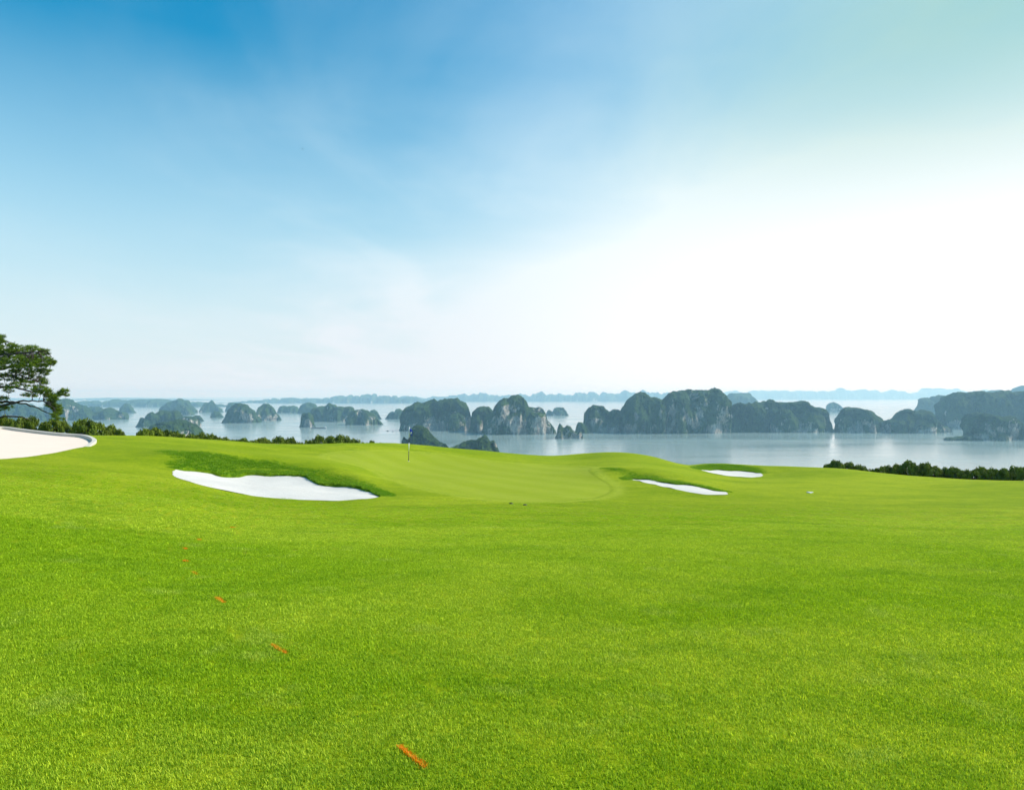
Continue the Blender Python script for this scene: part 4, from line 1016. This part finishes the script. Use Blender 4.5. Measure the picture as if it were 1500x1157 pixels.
def marks():
    spec = [(584.5, 1098, 625, 1132, 0.020, 'longest and nearest orange paint dash on the grass at the bottom of the photo'),
            (398, 948.5, 420, 962, 0.020, 'second nearest orange paint dash, up and left from the longest one'),
            (317.5, 877, 328, 887, 0.022, 'third nearest orange paint dash, short and slanting'),
            (283, 837.5, 289, 841, 0.026, 'small orange paint dab, first of the faint ones going uphill'),
            (268.5, 819.5, 275, 821.5, 0.028, 'small orange paint dab leftmost of the line, below the tiny yellowish one'),
            (268.5, 803.5, 272.5, 804.8, 0.030, 'tiny yellowish orange paint dab, directly above the leftmost dab'),
            (288, 790.8, 294.5, 791.8, 0.030, 'faint orange paint dab, topmost before the last yellow trace'),
            (338, 772.8, 345, 773.6, 0.030, 'faintest yellow orange trace of paint, farthest up the line')]
    rg = np.random.default_rng(3)
    for i, (u0, v0, u1, v1, w, lb) in enumerate(spec):
        a = np.array(hit(u0, v0, 3, 30)); b_ = np.array(hit(u1, v1, 3, 30)); Lg = np.linalg.norm(b_ - a)
        d = (b_ - a) / Lg; nn = np.array([-d[1], d[0]])
        n = int(Lg * w * 2 * 38000 * (1.0 if i < 3 else 0.8)) + 50
        s = rg.random(n); q = rg.normal(size=n) * w * 0.36 * (0.55 + 0.6 * s if i == 0 else 1)
        P = a[None] + d[None] * (s * Lg)[:, None] + nn[None] * q[:, None]
        z = ground(P[:, 0], P[:, 1])
        h = rg.uniform(0.012, 0.019, n); an = rg.random(n) * 6.283; bw = 0.0034 if i < 3 else 0.006; ln = rg.uniform(.6, 1.3, n) * h
        fx, fy = np.cos(an + 1.57) * bw / 2, np.sin(an + 1.57) * bw / 2; dx, dy = np.cos(an) * ln, np.sin(an) * ln
        V = np.stack([np.stack([P[:, 0] - fx, P[:, 1] - fy, z - .01], -1), np.stack([P[:, 0] + fx, P[:, 1] + fy, z - .01], -1), np.stack([P[:, 0] + fx + dx, P[:, 1] + fy + dy, z + h], -1), np.stack([P[:, 0] - fx + dx, P[:, 1] - fy + dy, z + h], -1)], 1).reshape(-1, 3)
        me = mesh_np('paint_mark', V, np.arange(4 * n).reshape(-1, 4), M['orange'], smooth=False)
        tag(link('paint_mark', me), lb, 'paint mark', 'orange paint marks on the grass')
marks()

# ------------------------------------------------------------------ boats and bird
def sea_xy(u, v): D = CAMZ * FX / (v - HV); return ((u - 750) / FX * D, D)
def barge():
    x, y = sea_xy(467, 627.6); s = y / FX
    r = empty('barge', (x, y, 0)); r.rotation_euler[2] = 0.06; tag(r, 'long low cargo barge with a small wheelhouse at its right end, beside the blocky islet', 'barge')
    L_ = 22 * s / 2; w = 4.5
    ol = [(-L_, -w * .6), (-L_ * 1.04, 0), (-L_, w * .6), (-L_ * .9, w), (L_ * .95, w), (L_, w * .7), (L_, -w * .7), (L_ * .95, -w), (-L_ * .9, -w)]
    ol = ol[::-1]
    t = Tubes(); t.prism([(a * .97, b_ * .9) for a, b_ in ol], -0.8, 1.5, 1.03); t.build('hull', M['hull'], r, False)
    t = Tubes(); t.prism([(-L_ * .85, -w * .7), (L_ * .6, -w * .7), (L_ * .6, w * .7), (-L_ * .85, w * .7)], 1.5, 2.3, .93); t.build('hold', M['cargo'], r, False)
    t = Tubes(); t.box((-L_ * .97, 0, 2.2), (0.8, 2.5, 0.9)); t.build('bow_bulwark', M['hull'], r, False)
    t = Tubes(); t.box((L_ * .82, 0, 2.6), (3.2, 3.0, 1.1)); t.box((L_ * .84, 0, 4.4), (1.9, 2.2, 0.75)); wh = t.build('wheelhouse', M['stone'], r, False)
    t = Tubes(); t.box((L_ * .84, -2.22, 4.5), (1.5, 0.03, 0.35)); t.build('window', M['black'], wh, False)
    t = Tubes(); t.tube([(L_ * .72, 0, 5.1), (L_ * .72, 0, 7.4)], 0.15, 6); t.build('mast', M['stone'], r)
barge()
def boat(u, v, lpx, label, mat='hull', rz=0.0):
    x, y = sea_xy(u, v); h = lpx * y / FX / 2
    r = empty('boat', (x, y, 0)); r.rotation_euler[2] = rz; tag(r, label, 'boat', 'small boats on the bay')
    t = Tubes(); w = h * .33
    t.prism([(h, 0), (h * .6, w * .8), (-h * .9, w), (-h, w * .6), (-h, -w * .6), (-h * .9, -w), (h * .6, -w * .8)], -0.3, h * .26, 1.08); t.build('hull', M[mat], r, False)
    t = Tubes(); t.box((-h * .2, 0, h * .42), (h * .45, w * .65, h * .16)); t.box((-h * .25, 0, h * .61), (h * .52, w * .8, h * .03)); t.build('cabin', M['stone' if mat == 'white' else 'cargo'], r, False)
boat(568, 631.5, 3.4, 'small dark boat left of the island behind the flag, left one of two', 'black')
boat(575.5, 632.2, 2.4, 'tiny dark boat on open water nearest the island behind the flag', 'black', 0.5)
boat(538.5, 631, 1.6, 'tiny pale boat alone below the domed island that slopes right', 'stone', 0.3)
boat(1302.5, 603.5, 1.8, 'tiny dark boat in the pale channel above the gap between two green islands', 'black')
boat(1395, 636.6, 2.4, 'little dark boat in the bright water at the left tip of the nearest right island', 'black', 0.2)

def bird():
    Y = 120.0; c = Vector(((443 - 750) / FX * Y, Y, CAMZ + (HV - 218.5) / FX * Y))
    V = []; F = []; n = 10; prof = [(-.17, .004), (-.14, .018), (-.08, .034), (0, .042), (.07, .036), (.11, .024), (.14, .028), (.165, .018), (.185, .006), (.20, .001)]
    k = 8
    for (x, r) in prof:
        for j in range(k): V.append((x, r * math.cos(6.2832 * j / k), r * math.sin(6.2832 * j / k)))
    for i in range(n - 1):
        for j in range(k): F.append((i * k + j, i * k + (j + 1) % k, (i + 1) * k + (j + 1) % k, (i + 1) * k + j))
    for s in (-1, 1):
        b0 = len(V)
        for (y_, z_, xa, xb) in [(.02, .015, -.05, .06), (.10, .06, -.05, .07), (.19, .075, -.05, .04), (.26, .06, -.06, -.02)]:
            V += [(xa, s * y_, z_), (xb, s * y_, z_ + .006), ((xa + xb) / 2, s * y_, z_ + .014)]
        for i in range(3):
            for (p, q) in ((0, 1), (1, 2), (2, 0)): F.append((b0 + 3 * i + p, b0 + 3 * i + q, b0 + 3 * i + 3 + q, b0 + 3 * i + 3 + p))
    b0 = len(V); V += [(-.15, -.012, 0), (-.15, .012, 0), (-.25, .035, 0), (-.25, -.035, 0), (-.15, 0, .008), (-.25, 0, .004)]
    F += [(b0, b0 + 1, b0 + 2, b0 + 3), (b0, b0 + 4, b0 + 1), (b0 + 1, b0 + 4, b0 + 5, b0 + 2), (b0, b0 + 3, b0 + 5, b0 + 4)]
    me = bpy.data.meshes.new('bird'); me.from_pydata(V, [], F); me.materials.append(M['bird'])
    o = link('bird', me); o.location = c; o.rotation_euler = (0.15, -0.1, 0.6); o.scale = (0.9,) * 3
    tag(o, 'lone dark bird flying high in the blue sky on the left', 'bird')
bird()

# ------------------------------------------------------------------ haze
def haze():
    m, nt, out = newmat('haze_air')
    v = N(nt, 'ShaderNodeVolumePrincipled'); v.inputs['Color'].default_value = HAZE_COL; v.inputs['Absorption Color'].default_value = (1, 1, 1, 1); v.inputs['Density'].default_value = HAZE_D
    v.inputs['Anisotropy'].default_value = HAZE_G
    L(nt, v.outputs[0], out.inputs['Volume'])
    t = Tubes(); B = 30000.0; z0, z1 = -6.0, 200.0
    t.box((0, 0, (z0 + z1) / 2), (B, B, (z1 - z0) / 2))
    o = t.build('haze', m, None, False); tag(o, kind='stuff', label='thin blue sea haze over the bay', cat='haze')
HAZE_COL = (0.44, 0.76, 1.0, 1); HAZE_D = 0.000128; HAZE_G = 0.2
haze()

# ------------------------------------------------------------------ light
SKY_GRADE = (0.0, 0.70, 0.92)
SUN_AZ = math.radians(82)      # to the right of the view direction
SUN_EL = math.radians(40)
sd = Vector((math.sin(SUN_AZ) * math.cos(SUN_EL), math.cos(SUN_AZ) * math.cos(SUN_EL), math.sin(SUN_EL)))
sl = bpy.data.lights.new('sun', 'SUN'); sl.energy = 4.0; sl.angle = math.radians(0.5); sl.color = (1.0, 0.955, 0.88)
so = bpy.data.objects.new('sun', sl); COL.objects.link(so); so.rotation_euler = sd.to_track_quat('Z', 'Y').to_euler()

w = bpy.data.worlds.new("World"); S.world = w; w.use_nodes = True
nt = w.node_tree; nt.nodes.clear()
out = nt.nodes.new('ShaderNodeOutputWorld'); bg = nt.nodes.new('ShaderNodeBackground'); L(nt, bg.outputs[0], out.inputs[0])
sky = nt.nodes.new('ShaderNodeTexSky'); sky.sky_type = 'NISHITA'; sky.sun_disc = False
sky.sun_elevation = SUN_EL; sky.sun_rotation = SUN_AZ; sky.altitude = 100; sky.air_density = 1.6; sky.dust_density = 0.6; sky.ozone_density = 3.0
tc = nt.nodes.new('ShaderNodeTexCoord'); nrm = nt.nodes.new('ShaderNodeVectorMath'); nrm.operation = 'NORMALIZE'; L(nt, tc.outputs['Generated'], nrm.inputs[0])
sep = nt.nodes.new('ShaderNodeSeparateXYZ'); L(nt, nrm.outputs[0], sep.inputs[0])
# thin high cloud: direction / height gives a flat ceiling of cirrus
inv = math_(nt, 'DIVIDE', 1.0, math_(nt, 'ADD', math_(nt, 'ABSOLUTE', sep.outputs[2]), 0.12))
sc = nt.nodes.new('ShaderNodeVectorMath'); sc.operation = 'SCALE'; L(nt, nrm.outputs[0], sc.inputs[0]); L(nt, inv, sc.inputs['Scale'])
wis = noise(nt, sc.outputs[0], 1.3, 7, 0.56, (1.0, 0.6, 0.5), 0.45)
wis2 = noise(nt, sc.outputs[0], 0.33, 5, 0.55, None, 0.5)
cl = math_(nt, 'ADD', math_(nt, 'MULTIPLY', ramp(nt, wis, 0.42, 0.74), 0.27), math_(nt, 'MULTIPLY', ramp(nt, wis2, 0.38, 0.68), 0.30))
# closeness to the sun and to the horizon thickens the milky veil
GA, GE = math.radians(50), math.radians(7)
sx = N2dot(nt, nrm.outputs[0], (math.sin(GA) * math.cos(GE), math.cos(GA) * math.cos(GE), math.sin(GE)))
gl = math_(nt, 'MULTIPLY', ramp(nt, sx, 0.46, 1.04), math_(nt, 'SUBTRACT', 1.0, math_(nt, 'MULTIPLY', ramp(nt, sep.outputs[2], 0.08, 0.42), 0.72)))
hz = math_(nt, 'SUBTRACT', 1.0, ramp(nt, sep.outputs[2], -0.10, 0.44))
hz = math_(nt, 'POWER', hz, 0.62)
veil = math_(nt, 'ADD', math_(nt, 'MULTIPLY', gl, 0.85), math_(nt, 'ADD', hz, math_(nt, 'MULTIPLY', math_(nt, 'MULTIPLY', cl, 0.60), math_(nt, 'ADD', 0.15, math_(nt, 'MULTIPLY', ramp(nt, sx, 0.0, 0.6), 0.85)))))
mint = math_(nt, 'MULTIPLY', ramp(nt, sx, 0.62, 0.97), ramp(nt, sep.outputs[2], 0.18, 0.46))
veil = math_(nt, 'MINIMUM', math_(nt, 'ADD', veil, math_(nt, 'MULTIPLY', mint, 0.55)), 1.0)
vcol = mixc(nt, ramp(nt, sep.outputs[2], 0.02, 0.30), (5.3, 5.65, 6.0), (4.6, 5.75, 6.3))
vcol = mixc(nt, gl, vcol, (7.4, 7.3, 7.1))
vcol = mixc(nt, mint, vcol, (2.6, 4.2, 3.7))
grade = mixc(nt, 1.0, sky.outputs[0], SKY_GRADE, 'MULTIPLY')
c = mixc(nt, veil, grade, vcol)
L(nt, c, bg.inputs[0]); bg.inputs[1].default_value = 0.11

# ------------------------------------------------------------------ camera
cam = bpy.data.cameras.new('camera'); co = bpy.data.objects.new('camera', cam); COL.objects.link(co)
cam.sensor_width = 36; cam.lens = 36 * FX / 1500; cam.clip_start = 0.1; cam.clip_end = 90000
co.location = (0, 0, CAMZ); co.rotation_euler = (math.radians(90) - math.atan((578.5 - HV) / FX), 0, 0)
S.camera = co

S.view_settings.view_transform = 'Standard'; S.view_settings.look = 'None'; S.view_settings.gamma = 1.0
S.view_settings.exposure = 0.55
S.render.resolution_x = 1024; S.render.resolution_y = 789
S.cycles.use_denoising = True
S.cycles.max_bounces = 6; S.cycles.diffuse_bounces = 2; S.cycles.glossy_bounces = 3; S.cycles.transmission_bounces = 3
S.cycles.volume_bounces = 1; S.cycles.transparent_max_bounces = 4
